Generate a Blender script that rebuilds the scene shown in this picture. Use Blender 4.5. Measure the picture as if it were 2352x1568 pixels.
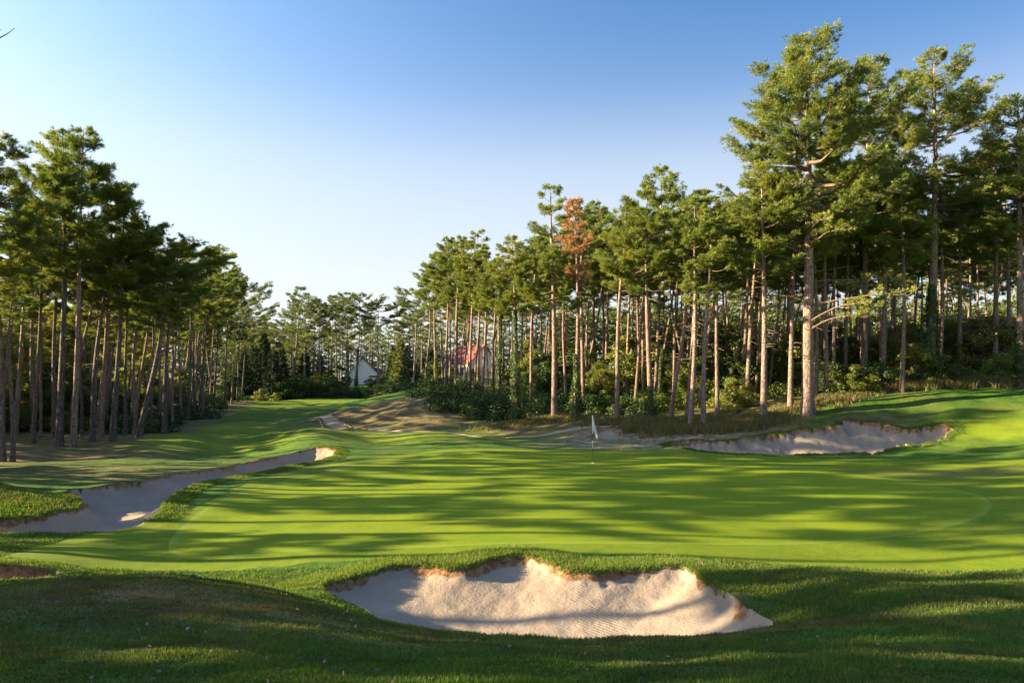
import bpy, math, random
import numpy as np
from mathutils import Vector, Matrix

for o in list(bpy.data.objects):
    bpy.data.objects.remove(o)
sc = bpy.context.scene
COL = sc.collection
PI = math.pi

# ---------------------------------------------------------------- camera, sky, sun, exposure
CAMZ = 3.5
FPX = 1568.0                      # focal length in the units of a 2352 x 1568 view
PITCH = math.atan(102 / FPX)
cam_d = bpy.data.cameras.new('camera')
cam_d.sensor_width = 36.0
cam_d.lens = 36.0 * FPX / 2352.0
cam_d.clip_start = 0.1
cam_d.clip_end = 5000
cam = bpy.data.objects.new('camera', cam_d)
COL.objects.link(cam)
cam.location = (0, 0, CAMZ)
cam.rotation_euler = (PI / 2 + PITCH, 0, 0)
sc.camera = cam

SUN_AZ = math.radians(-90)        # measured from +Y towards +X
SUN_EL = math.radians(17.2)
world = bpy.data.worlds.new('World')
sc.world = world
world.use_nodes = True
wn = world.node_tree
wn.nodes.clear()
w_out = wn.nodes.new('ShaderNodeOutputWorld')
w_bg = wn.nodes.new('ShaderNodeBackground')
w_sky = wn.nodes.new('ShaderNodeTexSky')
w_sky.sky_type = 'NISHITA'
w_sky.sun_disc = False
w_sky.sun_elevation = SUN_EL
w_sky.sun_rotation = SUN_AZ
w_sky.altitude = 0
w_sky.air_density = 1.0
w_sky.dust_density = 2.0
w_sky.ozone_density = 4.0
w_bg.inputs['Strength'].default_value = 0.10
# pale haze low in the sky, deeper blue away from the sun
w_tc = wn.nodes.new('ShaderNodeTexCoord')
w_xyz = wn.nodes.new('ShaderNodeSeparateXYZ')
wn.links.new(w_tc.outputs['Generated'], w_xyz.inputs[0])
def w_curve(sock, pts):
    c = wn.nodes.new('ShaderNodeFloatCurve')
    cv = c.mapping.curves[0]
    cv.points[0].location = pts[0]; cv.points[1].location = pts[-1]
    for p in pts[1:-1]: cv.points.new(*p)
    c.mapping.update()
    wn.links.new(sock, c.inputs['Value'])
    return c.outputs[0]
w_low = w_curve(w_xyz.outputs[2], [(0, .92), (.1, .86), (.2, .70), (.29, .52), (.36, .26), (.44, .06), (.52, .0), (1, 0)])
w_az = wn.nodes.new('ShaderNodeMapRange')
wn.links.new(w_xyz.outputs[0], w_az.inputs[0])
for i_, v_ in enumerate((-.6, .55, 0, 1)): w_az.inputs[i_ + 1].default_value = v_
w_ac = wn.nodes.new('ShaderNodeMix'); w_ac.data_type = 'RGBA'
wn.links.new(w_az.outputs[0], w_ac.inputs[0]); w_ac.inputs[6].default_value = (.72, .71, .67, 1); w_ac.inputs[7].default_value = (.22, .37, .45, 1)
w_m = wn.nodes.new('ShaderNodeMix'); w_m.data_type = 'RGBA'; w_m.blend_type = 'MULTIPLY'; w_m.inputs[0].default_value = 1
wn.links.new(w_sky.outputs[0], w_m.inputs[6]); w_up = wn.nodes.new('ShaderNodeMapRange'); wn.links.new(w_xyz.outputs[2], w_up.inputs[0]); w_up.inputs[1].default_value = .5; w_up.inputs[2].default_value = .75
w_uc = wn.nodes.new('ShaderNodeMix'); w_uc.data_type = 'RGBA'; wn.links.new(w_up.outputs[0], w_uc.inputs[0])
wn.links.new(w_ac.outputs[2], w_uc.inputs[6]); w_uc.inputs[7].default_value = (1, 1, 1, 1)
wn.links.new(w_uc.outputs[2], w_m.inputs[7])
w_h = wn.nodes.new('ShaderNodeMix'); w_h.data_type = 'RGBA'
wn.links.new(w_low, w_h.inputs[0]); wn.links.new(w_m.outputs[2], w_h.inputs[6]); w_h.inputs[7].default_value = (1.76, 1.80, 1.80, 1)
wn.links.new(w_h.outputs[2], w_bg.inputs[0])
wn.links.new(w_bg.outputs[0], w_out.inputs[0])

sun_d = bpy.data.lights.new('sun', 'SUN')
sun_d.energy = 5.0
sun_d.angle = math.radians(0.5)
sun_d.color = (1.0, 0.80, 0.50)
sun = bpy.data.objects.new('sun', sun_d)
COL.objects.link(sun)
SUN_DIR = Vector((math.sin(SUN_AZ) * math.cos(SUN_EL), math.cos(SUN_AZ) * math.cos(SUN_EL), math.sin(SUN_EL)))
sun.rotation_euler = SUN_DIR.to_track_quat('Z', 'Y').to_euler()

sc.view_settings.view_transform = 'Standard'
sc.view_settings.look = 'None'
sc.view_settings.exposure = 2.5
sc.view_settings.gamma = 1
sc.render.engine = 'CYCLES'
sc.cycles.max_bounces = 5
sc.cycles.diffuse_bounces = 3
sc.cycles.glossy_bounces = 2
sc.cycles.transmission_bounces = 3
sc.cycles.transparent_max_bounces = 4

# ---------------------------------------------------------------- small helpers
def P(px, py, d):
    """point of the line of sight through (px, py) of a 2352 x 1568 view at distance d ahead"""
    u = (px - 1176) / FPX
    v = (784 - py) / FPX
    dy = math.cos(PITCH) - v * math.sin(PITCH)
    return (u / dy * d, d, CAMZ + (math.sin(PITCH) + v * math.cos(PITCH)) / dy * d)

def hash2(ix, iy, seed):
    h = (ix.astype(np.int64) * 374761393 + iy.astype(np.int64) * 668265263 + seed * 1442695041) & 0x7fffffff
    h = ((h ^ (h >> 13)) * 1274126177) & 0x7fffffff
    h = ((h ^ (h >> 16)) * 60493) & 0x7fffffff
    return (h & 0xffffff) / float(0xffffff)

def vnoise(x, y, seed=0):
    x = np.asarray(x, float); y = np.asarray(y, float)
    ix = np.floor(x); iy = np.floor(y)
    fx = x - ix; fy = y - iy
    fx = fx * fx * fx * (fx * (fx * 6 - 15) + 10); fy = fy * fy * fy * (fy * (fy * 6 - 15) + 10)
    a = hash2(ix, iy, seed); b = hash2(ix + 1, iy, seed)
    c = hash2(ix, iy + 1, seed); d = hash2(ix + 1, iy + 1, seed)
    return (a + (b - a) * fx + (c - a) * fy + (a - b - c + d) * fx * fy) * 2 - 1

def fbm(x, y, seed=0, oct=3):
    s = 0; amp = 1; tot = 0
    for i in range(oct):
        s = s + amp * vnoise(np.asarray(x) * 2 ** i + 13.7 * i, np.asarray(y) * 2 ** i - 7.1 * i, seed + i)
        tot += amp; amp *= .5
    return s / tot

def sstep(a, b, x):
    t = np.clip((x - a) / (b - a), 0, 1)
    return t * t * (3 - 2 * t)

def mesh_np(name, verts, faces, mats, mat_idx=None, smooth=False, attrs=None):
    """faces: list of int arrays (n,k)"""
    me = bpy.data.meshes.new(name)
    verts = np.asarray(verts, np.float32)
    me.vertices.add(len(verts))
    me.vertices.foreach_set('co', verts.ravel())
    faces = [np.asarray(f, np.int32) for f in faces if len(f)]
    loops = np.concatenate([f.ravel() for f in faces])
    tot = np.concatenate([np.full(len(f), f.shape[1], np.int32) for f in faces])
    start = np.concatenate([[0], np.cumsum(tot)[:-1]]).astype(np.int32)
    me.loops.add(len(loops))
    me.loops.foreach_set('vertex_index', loops)
    me.polygons.add(len(tot))
    me.polygons.foreach_set('loop_start', start)
    me.polygons.foreach_set('loop_total', tot)
    for m in mats:
        me.materials.append(m)
    if mat_idx is not None:
        me.polygons.foreach_set('material_index', np.asarray(mat_idx, np.int32))
    me.polygons.foreach_set('use_smooth', np.full(len(tot), bool(smooth)))
    if attrs:
        for k, v in attrs.items():
            a = me.attributes.new(k, 'FLOAT', 'POINT')
            a.data.foreach_set('value', np.asarray(v, np.float32))
    me.update(calc_edges=True)
    return me

def link(name, data, parent=None, loc=None):
    o = bpy.data.objects.new(name, data)
    COL.objects.link(o)
    if parent is not None:
        o.parent = parent
    if loc is not None:
        o.location = loc
    return o

def tag(o, label=None, cat=None, group=None, kind=None):
    if label: o['label'] = label
    if cat: o['category'] = cat
    if group: o['group'] = group
    if kind: o['kind'] = kind
    return o

class Geo:
    """collects tubes, boxes and raw faces into one mesh"""
    def __init__(s):
        s.v = []; s.q = []; s.t = []; s.n = 0
    def add(s, v, q=None, t=None):
        v = np.asarray(v, float).reshape(-1, 3)
        s.v.append(v)
        if q is not None and len(q): s.q.append(np.asarray(q) + s.n)
        if t is not None and len(t): s.t.append(np.asarray(t) + s.n)
        s.n += len(v)
    def tube(s, pts, radii, sides=8, cap=True):
        pts = np.asarray(pts, float); radii = np.asarray(radii, float)
        n = len(pts)
        d = np.gradient(pts, axis=0)
        d /= np.linalg.norm(d, axis=1)[:, None] + 1e-9
        ref = np.array([1., 0, 0]) if abs(d[0][0]) < .8 else np.array([0, 1., 0])
        a = ref - d * (d @ ref)[:, None]
        a /= np.linalg.norm(a, axis=1)[:, None] + 1e-9
        b = np.cross(d, a)
        th = np.arange(sides) * 2 * PI / sides
        ring = a[:, None] * np.cos(th)[None, :, None] + b[:, None] * np.sin(th)[None, :, None]
        v = (pts[:, None] + ring * radii[:, None, None]).reshape(-1, 3)
        i = np.arange(n - 1)[:, None] * sides; j = np.arange(sides)[None]
        j2 = (j + 1) % sides
        q = np.stack([i + j, i + j2, i + sides + j2, i + sides + j], -1).reshape(-1, 4)
        t = None
        if cap:
            v = np.vstack([v, pts[-1][None] + d[-1] * radii[-1] * .5])
            c = len(v) - 1
            k = np.arange(sides)
            t = np.stack([(n - 1) * sides + k, (n - 1) * sides + (k + 1) % sides, np.full(sides, c)], -1)
        s.add(v, q, t)
    def box(s, x0, x1, y0, y1, z0, z1):
        v = [(x, y, z) for z in (z0, z1) for y in (y0, y1) for x in (x0, x1)]
        s.add(v, [(0, 2, 3, 1), (4, 5, 7, 6), (0, 1, 5, 4), (1, 3, 7, 5), (3, 2, 6, 7), (2, 0, 4, 6)])
    def mesh(s, name, mats, smooth=False, attrs=None):
        f = []
        if s.q: f.append(np.vstack(s.q))
        if s.t: f.append(np.vstack(s.t))
        return mesh_np(name, np.vstack(s.v), f, mats, None, smooth, attrs)

# ---------------------------------------------------------------- materials
def new_mat(name):
    m = bpy.data.materials.new(name)
    m.use_nodes = True
    nt = m.node_tree
    nt.nodes.clear()
    return m, nt

class N:
    def __init__(s, nt): s.nt = nt
    def node(s, t, **kw):
        n = s.nt.nodes.new(t)
        for k, v in kw.items(): setattr(n, k, v)
        return n
    def link(s, a, b): s.nt.links.new(a, b)
    def _in(s, sock, v):
        if isinstance(v, bpy.types.NodeSocket): s.link(v, sock)
        elif v is not None: sock.default_value = v
    def attr(s, name): return s.node('ShaderNodeAttribute', attribute_name=name).outputs['Fac']
    def obj(s): return s.node('ShaderNodeTexCoord').outputs['Object']
    def geo(s): return s.node('ShaderNodeNewGeometry').outputs['Position']
    def mapping(s, vec, scale):
        m = s.node('ShaderNodeMapping'); s.link(vec, m.inputs[0]); m.inputs['Scale'].default_value = scale
        return m.outputs[0]
    def noise(s, vec, scale, detail=3, rough=.55, dist=0):
        n = s.node('ShaderNodeTexNoise'); s._in(n.inputs['Vector'], vec)
        n.inputs['Scale'].default_value = scale; n.inputs['Detail'].default_value = detail
        n.inputs['Roughness'].default_value = rough; n.inputs['Distortion'].default_value = dist
        return n.outputs[0]
    def ramp(s, fac, stops):
        r = s.node('ShaderNodeValToRGB'); s._in(r.inputs[0], fac)
        e = r.color_ramp.elements
        while len(e) > 1: e.remove(e[-1])
        for i, (p, c) in enumerate(stops):
            if i == 0: el = e[0]; el.position = p
            else: el = e.new(p)
            el.color = (*c, 1) if len(c) == 3 else c
        return r.outputs[0]
    def mr(s, v, a, b, c=0., d=1.):
        m = s.node('ShaderNodeMapRange', clamp=True); s._in(m.inputs[0], v)
        for i, x in enumerate((a, b, c, d)): m.inputs[i + 1].default_value = x
        return m.outputs[0]
    def math(s, op, a, b=None):
        m = s.node('ShaderNodeMath', operation=op); s._in(m.inputs[0], a)
        if b is not None: s._in(m.inputs[1], b)
        return m.outputs[0]
    def mix(s, f, a, b, mode='MIX'):
        m = s.node('ShaderNodeMix', data_type='RGBA', blend_type=mode)
        s._in(m.inputs[0], f)
        for sock, v in ((m.inputs[6], a), (m.inputs[7], b)):
            if isinstance(v, bpy.types.NodeSocket): s.link(v, sock)
            else: sock.default_value = (*v, 1)
        return m.outputs[2]
    def bump(s, h, strength=.5, dist=.02, normal=None):
        b = s.node('ShaderNodeBump'); s._in(b.inputs['Height'], h)
        b.inputs['Strength'].default_value = strength; b.inputs['Distance'].default_value = dist
        if normal is not None: s.link(normal, b.inputs['Normal'])
        return b.outputs[0]
    def rnd(s): return s.node('ShaderNodeObjectInfo').outputs['Random']
    def out(s, col, rough=.9, normal=None, spec=.2, metal=0):
        p = s.node('ShaderNodeBsdfPrincipled')
        s._in(p.inputs['Base Color'], col if isinstance(col, bpy.types.NodeSocket) else (*col, 1))
        s._in(p.inputs['Roughness'], rough); p.inputs['Specular IOR Level'].default_value = spec
        p.inputs['Metallic'].default_value = metal
        if normal is not None: s.link(normal, p.inputs['Normal'])
        o = s.node('ShaderNodeOutputMaterial'); s.link(p.outputs[0], o.inputs[0])
        return p
    def leaf(s, col, trans=.3, tcol=None, gloss=.02):
        d = s.node('ShaderNodeBsdfDiffuse'); s._in(d.inputs[0], col)
        t = s.node('ShaderNodeBsdfTranslucent'); s._in(t.inputs[0], tcol if tcol is not None else col)
        m = s.node('ShaderNodeMixShader'); m.inputs[0].default_value = trans
        s.link(d.outputs[0], m.inputs[1]); s.link(t.outputs[0], m.inputs[2])
        g = s.node('ShaderNodeBsdfGlossy'); g.inputs['Roughness'].default_value = .5
        g.inputs[0].default_value = (1, 1, 1, 1)
        m2 = s.node('ShaderNodeMixShader'); m2.inputs[0].default_value = gloss
        s.link(m.outputs[0], m2.inputs[1]); s.link(g.outputs[0], m2.inputs[2])
        o = s.node('ShaderNodeOutputMaterial'); s.link(m2.outputs[0], o.inputs[0])

def mat_ground():
    m, nt = new_mat('rough_grass'); n = N(nt)
    g = n.geo()
    big = n.noise(g, .22, 4, .6)
    mid = n.noise(g, 1.3, 4, .65)
    fine = n.noise(g, 22, 4, .7)
    c = n.ramp(mid, [(.3, (.028, .075, .008)), (.5, (.05, .115, .012)), (.72, (.085, .135, .02))])
    c = n.mix(n.mr(big, .52, .72, 0, .55), c, (.13, .125, .035))
    # closely mown surround of the green
    mown = n.mix(n.mr(n.noise(g, 3, 3), .3, .7), (.105, .165, .007), (.15, .195, .010))
    c = n.mix(n.attr('mown'), c, mown)
    fw = n.mix(n.mr(mid, .3, .7), (.115, .185, .008), (.17, .21, .014))
    c = n.mix(n.attr('fairway'), c, fw)
    dry = n.mix(n.mr(mid, .35, .65), (.10, .058, .030), (.20, .145, .075))
    c = n.mix(n.math('MULTIPLY', n.attr('dry'), n.mr(n.noise(g, 2.2, 5, .7), .3, .6, .45, 1)), c, dry)
    sand = n.mix(n.mr(mid, .35, .65), (.40, .32, .23), (.20, .14, .09))
    c = n.mix(n.math('MULTIPLY', n.attr('sandy'), n.mr(n.noise(g, 1.6, 5, .7, 1.5), .38, .58)), c, sand)
    c = n.mix(n.mr(fine, .25, .75, 0, .55), c, n.mix(1, c, (.35, .35, .35), 'MULTIPLY'))
    rough = n.math('SUBTRACT', 1, n.math('MAXIMUM', n.attr('mown'), n.attr('fairway')))
    hgt = n.math('ADD', n.math('MULTIPLY', fine, n.mr(rough, 0, 1, .25, 1)), n.math('MULTIPLY', n.noise(g, 5, 3, .6), n.mr(rough, 0, 1, .3, 2.2)))
    n.out(c, .95, n.bump(hgt, .55, .045), .1)
    return m

def mat_green():
    m, nt = new_mat('green_turf'); n = N(nt)
    g = n.geo()
    c = n.mix(n.mr(n.noise(g, .55, 6, .68), .32, .68), (.115, .175, .005), (.195, .225, .007))
    c = n.mix(n.mr(n.noise(g, 26, 5, .8), .35, .68, 0, .55), c, (.07, .125, .01))
    c = n.mix(n.mr(n.noise(g, 5.5, 3, .6), .66, .74, 0, .35), c, (.23, .24, .05))
    e = n.attr('edge')
    c = n.mix(n.mr(e, 0, 1, 0, .2), c, (.26, .32, .10))
    n.out(c, .95, n.bump(n.noise(g, 30, 4, .8), .6, .02), .1)
    return m

def mat_sand():
    m, nt = new_mat('bunker_sand'); n = N(nt)
    g = n.geo()
    c = n.mix(n.mr(n.noise(g, 1.1, 4, .6), .3, .7), (.285, .228, .172), (.215, .170, .126))
    c = n.mix(n.mr(n.noise(g, 60, 3, .8), .35, .7, 0, .3), c, (.22, .155, .11))
    soil = n.mix(n.mr(n.noise(g, 7, 5, .7), .35, .65), (.30, .17, .085), (.09, .048, .022))
    sf = n.math('ADD', n.attr('soil'), n.mr(n.noise(g, 5, 4, .7), .2, .8, -.25, .25))
    c = n.mix(n.mr(sf, .4, .6), c, soil)
    w = n.node('ShaderNodeTexWave', wave_type='BANDS', bands_direction='DIAGONAL')
    n._in(w.inputs[0], g); w.inputs['Scale'].default_value = 6.0; w.inputs['Distortion'].default_value = 11
    w.inputs['Detail'].default_value = 1; w.inputs['Detail Scale'].default_value = .12
    rake = n.math('MULTIPLY', w.outputs['Fac'], n.mr(n.noise(g, .9, 2, .5, 1), .54, .64, .0, .22))
    h = n.math('ADD', n.math('ADD', n.math('MULTIPLY', n.noise(g, 9, 4, .65, .6), 1.1), rake), n.math('MULTIPLY', n.noise(g, 70, 2), .25))
    n.out(c, .95, n.bump(h, .7, .03), .1)
    return m

def mat_path():
    m, nt = new_mat('sandy_track'); n = N(nt)
    g = n.geo()
    c = n.mix(n.mr(n.noise(g, 2, 4, .6), .3, .7), (.36, .27, .18), (.22, .15, .09))
    n.out(c, .95, n.bump(n.noise(g, 8, 4), .6, .05), .1)
    return m

def mat_needles(name, stops, trans=.22, var=.35):
    m, nt = new_mat(name); n = N(nt)
    t = n.attr('tint')
    c = n.ramp(t, stops)
    v = n.mr(n.rnd(), 0, 1, 0, var)
    c = n.mix(v, c, n.mix(1, c, (1.35, .98, .7), 'MULTIPLY'))
    n.leaf(c, trans, n.mix(1, c, (1.3, 1.25, .6), 'MULTIPLY'))
    return m

def mat_bark(name, a, b, c3):
    m, nt = new_mat(name); n = N(nt)
    o = n.obj()
    st = n.noise(n.mapping(o, (9, 9, 1.6)), 1, 5, .7)
    v = n.node('ShaderNodeTexVoronoi', feature='DISTANCE_TO_EDGE')
    n._in(v.inputs['Vector'], n.mapping(o, (11, 11, 2.4))); v.inputs['Scale'].default_value = 1
    c = n.ramp(st, [(.3, a), (.5, b), (.72, c3)])
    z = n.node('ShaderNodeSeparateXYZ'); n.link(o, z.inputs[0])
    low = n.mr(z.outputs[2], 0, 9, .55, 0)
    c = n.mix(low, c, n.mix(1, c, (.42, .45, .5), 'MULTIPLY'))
    c = n.mix(n.mr(n.rnd(), 0, 1, 0, .45), c, n.mix(1, c, (.6, .6, .62), 'MULTIPLY'))
    crack = n.mr(v.outputs[0], 0, .12)
    c = n.mix(crack, n.mix(1, c, (.35, .3, .28), 'MULTIPLY'), c)
    h = n.math('ADD', n.math('MULTIPLY', crack, .6), st)
    n.out(c, .9, n.bump(h, .8, .05), .15)
    return m

def mat_plain(name, c1, c2, scale=3, rough=.85, bump=.2, dist=.01, spec=.2):
    m, nt = new_mat(name); n = N(nt)
    o = n.obj()
    f = n.noise(o, scale, 4, .6)
    n.out(n.mix(n.mr(f, .3, .7), c1, c2), rough, n.bump(f, bump, dist), spec)
    return m

def mat_tiles(name, c1, c2):
    m, nt = new_mat(name); n = N(nt)
    o = n.obj()
    b = n.node('ShaderNodeTexBrick'); n._in(b.inputs[0], n.mapping(o, (1, 1, 1)))
    b.inputs['Color1'].default_value = (*c1, 1); b.inputs['Color2'].default_value = (*c2, 1)
    b.inputs['Mortar'].default_value = (c1[0] * .3, c1[1] * .3, c1[2] * .3, 1)
    b.inputs['Scale'].default_value = 2.6; b.inputs['Mortar Size'].default_value = .03
    n.out(b.outputs[0], .8, n.bump(b.outputs['Fac'], .5, .03), .2)
    return m

def mat_glass():
    m, nt = new_mat('window_glass'); n = N(nt)
    n.out((.02, .025, .03), .08, None, .6)
    return m

M = {}
M['ground'] = mat_ground(); M['green'] = mat_green(); M['sand'] = mat_sand(); M['path'] = mat_path()
M['needle'] = mat_needles('pine_needles', [(0, (.052, .100, .026)), (.5, (.140, .190, .036)), (1, (.27, .29, .05))], .32)
M['needle_far'] = mat_needles('far_needles', [(0, (.042, .082, .026)), (.5, (.10, .145, .036)), (1, (.20, .22, .05))], .3)
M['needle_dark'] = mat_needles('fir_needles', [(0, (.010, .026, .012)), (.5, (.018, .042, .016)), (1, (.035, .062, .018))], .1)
M['needle_young'] = mat_needles('young_needles', [(0, (.12, .15, .04)), (.5, (.22, .25, .06)), (1, (.34, .35, .09))], .5)
M['needle_brown'] = mat_needles('dead_needles', [(0, (.20, .11, .055)), (.5, (.34, .19, .092)), (1, (.47, .29, .145))], .3, .1)
M['leaf'] = mat_needles('broad_leaves', [(0, (.05, .085, .012)), (.55, (.115, .155, .022)), (.85, (.22, .23, .04)), (1, (.34, .23, .07))], .4)
M['leaf_dark'] = mat_needles('bramble_leaves', [(0, (.020, .046, .012)), (.6, (.045, .085, .018)), (1, (.10, .14, .03))], .25)
M['leaf_light'] = mat_needles('pale_leaves', [(0, (.10, .14, .03)), (.6, (.17, .22, .05)), (1, (.26, .28, .08))], .35)
M['leaf_autumn'] = mat_needles('turning_leaves', [(0, (.07, .09, .02)), (.5, (.17, .16, .04)), (.8, (.32, .24, .09)), (1, (.48, .32, .18))], .35)
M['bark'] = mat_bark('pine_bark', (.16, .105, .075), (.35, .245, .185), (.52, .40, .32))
M['bark_grey_and_shaded'] = mat_bark('grey_and_shaded_bark', (.085, .065, .052), (.20, .16, .13), (.33, .27, .225))  # grey bark of firs and shrubs; also carries painted shade on left-wood pines
M['twig'] = mat_plain('twig_bark', (.16, .115, .08), (.09, .06, .042), 6)
M['litter_leaf'] = mat_needles('fallen_leaves', [(0, (.07, .035, .02)), (.6, (.14, .085, .05)), (.9, (.18, .14, .11)), (1, (.30, .28, .25))], .1, 0)

def mat_blades():
    m, nt = new_mat('grass_blades'); n = N(nt)
    t = n.attr('tint'); d = n.attr('dry')
    c = n.ramp(t, [(0, (.032, .070, .011)), (.5, (.072, .132, .017)), (1, (.15, .21, .028))])
    s = n.ramp(t, [(0, (.07, .042, .022)), (.5, (.15, .105, .05)), (1, (.29, .22, .11))])
    c = n.mix(d, c, s)
    n.leaf(c, .35, n.mix(1, c, (1.3, 1.35, .6), 'MULTIPLY'), 0.01)
    return m
M['blade'] = mat_blades()

# ---------------------------------------------------------------- terrain
CP = []   # control points (x, y, z)
def cp(px, py, d): CP.append(P(px, py, d))
def cw(x, y, z): CP.append((x, y, z))
for a in [(0,1568,4.2),(600,1568,4.2),(1176,1568,4.2),(1700,1568,4.2),(2352,1568,4.2),
          (0,1345,9),(250,1325,9.3),(450,1328,9.3),(600,1345,9),(750,1392,8.8),(950,1438,8.8),(1176,1462,8.9),
          (1450,1464,9),(1700,1448,9.2),(1850,1405,9.8),(300,1450,6.2),(900,1500,6.0),(1400,1510,6.1),(2000,1480,6.5),
          (2352,1470,6.6),(2352,1380,9),(2100,1370,9.5),(1950,1360,10.5),(2352,1322,12.2),(1900,1318,12),
          (1360,1062,31.2),(1080,1035,36),(950,1042,35.5),(1560,1028,38),(1100,1012,44),(1300,1025,41),
          (0,1100,26),(0,1060,33.5),(200,1024,42),(420,1088,29),(400,1012,46),(560,1011,47),(300,1022,42),(435,962,75),(380,1003,48),
          (470,950,85),(700,1000,48),(700,975,61),(640,940,100),(560,927,128),(535,921,126),(600,920,120),(740,913,130),(870,915,130),(740,932,112),
          (770,957,75),(860,926,70),(960,917,66),(1005,916,64),(800,980,60),(1000,985,55),(760,941,80),
          (1200,990,52),(1100,978,56),(1100,930,64),(1250,965,54),(1400,970,50),(1350,1000,46),(1500,998,45),(1600,970,47),(1750,970,44),
          (1854,950,45),(1950,918,47),(2072,908,47),(2200,898,47),(2352,894,46),(2352,889,60),(1850,900,60),(1600,915,65),(1300,905,75),
          (1100,885,90),(1030,880,100),(700,905,150),(900,900,150),(830,881,168),(560,905,160),(1080,868,140),(1541,840,130),(2000,860,110),
          (2352,1056,30),(2352,1005,36),(2352,950,41),(2150,1050,32.5),(2230,970,40),(1700,1010,40.8),(1500,1022,41),(1640,1048,33.9),(1850,1049,34),
          (2050,1048,34),(1960,972,42),(1850,985,41.8),(2120,985,41)]:
    cp(*a)
for a in [(0,0,1.85),(-7,0,1.9),(7,0,1.75),(0,-15,1.5),(-15,-5,1.2),(15,-5,1.5),(-12,5,1.4),(12,5,1.3),
          (-4.4,11.6,.02),(-6.3,11.6,.1),(-8.6,12.2,.40),(-8.3,10.9,.46),(-10,11.5,.5),(-1.5,9.6,.12),(1,9.5,.08),(3,9.5,.12),(-8,13.5,0.02),(-4,14,.05),(0,13.7,.13),(3,13.6,.1),(5.5,13.2,.04),(8,13,.02),
          (0,20,.1),(-5,20,.1),(5,20,.1),(10,20,.08),(-8,22,.12),(0,27,.12),(7,28,.15),(-7,29,.12),(12,27,.12),(16,24,.12),
          (-9.4,19.5,.16),(-9.7,21,.2),(-10,24,.16),(-13,26,-.25),(-14,22,-.3),(-17,24,-.15),(-12.5,16.4,-.08),(-9.5,16.2,-.02),(-16,15.8,-.02),(-20,14,.2),
          (-12,30,-.2),(-10,34,-.1),(22,22,.6),(20,14,.6),(-28,34,-.1),(-25,20,.3),(-30,5,.6),(-50,20,.6),(-50,60,.2),(-40,100,.3),(-70,150,2),
          (40,60,3.6),(60,40,4),(30,30,1.6),(60,0,3),(0,-60,1.5),(-80,0,1),(0,300,7),(150,200,9),(-150,200,5),(300,0,5),(-300,0,3),(0,700,12),(-500,500,9),(500,500,12),
          (0,-500,3),(-700,0,5),(700,0,6)]:
    cw(*a)
CP = np.array(CP)

def emb(x, y):
    yy = y + 6.0
    r = np.hypot(x, yy); a = np.arctan2(x, yy)
    return np.stack([np.cos(a), np.sin(a), np.log(r + 3)], -1)
_E = emb(CP[:, 0], CP[:, 1])
def _phi(d2): return np.sqrt(d2 + .0012)
_D = ((_E[:, None] - _E[None]) ** 2).sum(-1)
_A = -_phi(_D) + np.eye(len(CP)) * -.0  # conditionally definite
n_ = len(CP)
_Q = np.hstack([np.ones((n_, 1))])
_S = np.zeros((n_ + 1, n_ + 1))
_S[:n_, :n_] = _A + np.eye(n_) * .004
_S[:n_, n_:] = _Q; _S[n_:, :n_] = _Q.T
_wts = np.linalg.solve(_S, np.concatenate([CP[:, 2], [0]]))

def base_h(x, y):
    x = np.asarray(x, float).ravel(); y = np.asarray(y, float).ravel()
    out = np.empty(len(x))
    for i in range(0, len(x), 20000):
        e = emb(x[i:i + 20000], y[i:i + 20000])
        d2 = ((e ** 2).sum(1)[:, None] + (_E ** 2).sum(1)[None] - 2 * e @ _E.T).clip(0)
        out[i:i + 20000] = -_phi(d2) @ _wts[:n_] + _wts[n_]
    return out

def chaikin(p, it=2):
    p = np.array(p, float)
    for _ in range(it):
        q = np.roll(p, -1, 0)
        p = np.stack([p * .75 + q * .25, p * .25 + q * .75], 1).reshape(-1, 2)
    return p

def poly_sdf(x, y, poly):
    """positive inside"""
    out = np.full(x.shape, 1e9); ins = np.zeros(x.shape, bool)
    q = np.roll(poly, -1, 0)
    for (ax, ay), (bx, by) in zip(poly, q):
        ex, ey = bx - ax, by - ay
        t = np.clip(((x - ax) * ex + (y - ay) * ey) / (ex * ex + ey * ey + 1e-12), 0, 1)
        out = np.minimum(out, (x - ax - t * ex) ** 2 + (y - ay - t * ey) ** 2)
        c = ((ay > y) != (by > y)) & (x < ex * (y - ay) / (ey + 1e-12 * (ey == 0)) + ax)
        ins ^= c
    return np.where(ins, 1, -1) * np.sqrt(out)

def line_sdf(x, y, pts, hw):
    out = np.full(x.shape, 1e9)
    for (ax, ay), (bx, by) in zip(pts[:-1], pts[1:]):
        ex, ey = bx - ax, by - ay
        t = np.clip(((x - ax) * ex + (y - ay) * ey) / (ex * ex + ey * ey + 1e-12), 0, 1)
        out = np.minimum(out, (x - ax - t * ex) ** 2 + (y - ay - t * ey) ** 2)
    return hw - np.sqrt(out)

def W2(px, py, z):
    """ground point seen at (px,py) on the level z"""
    a = P(px, py, 1.0)
    d = (z - CAMZ) / (a[2] - CAMZ)
    return (a[0] * d, d)

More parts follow.
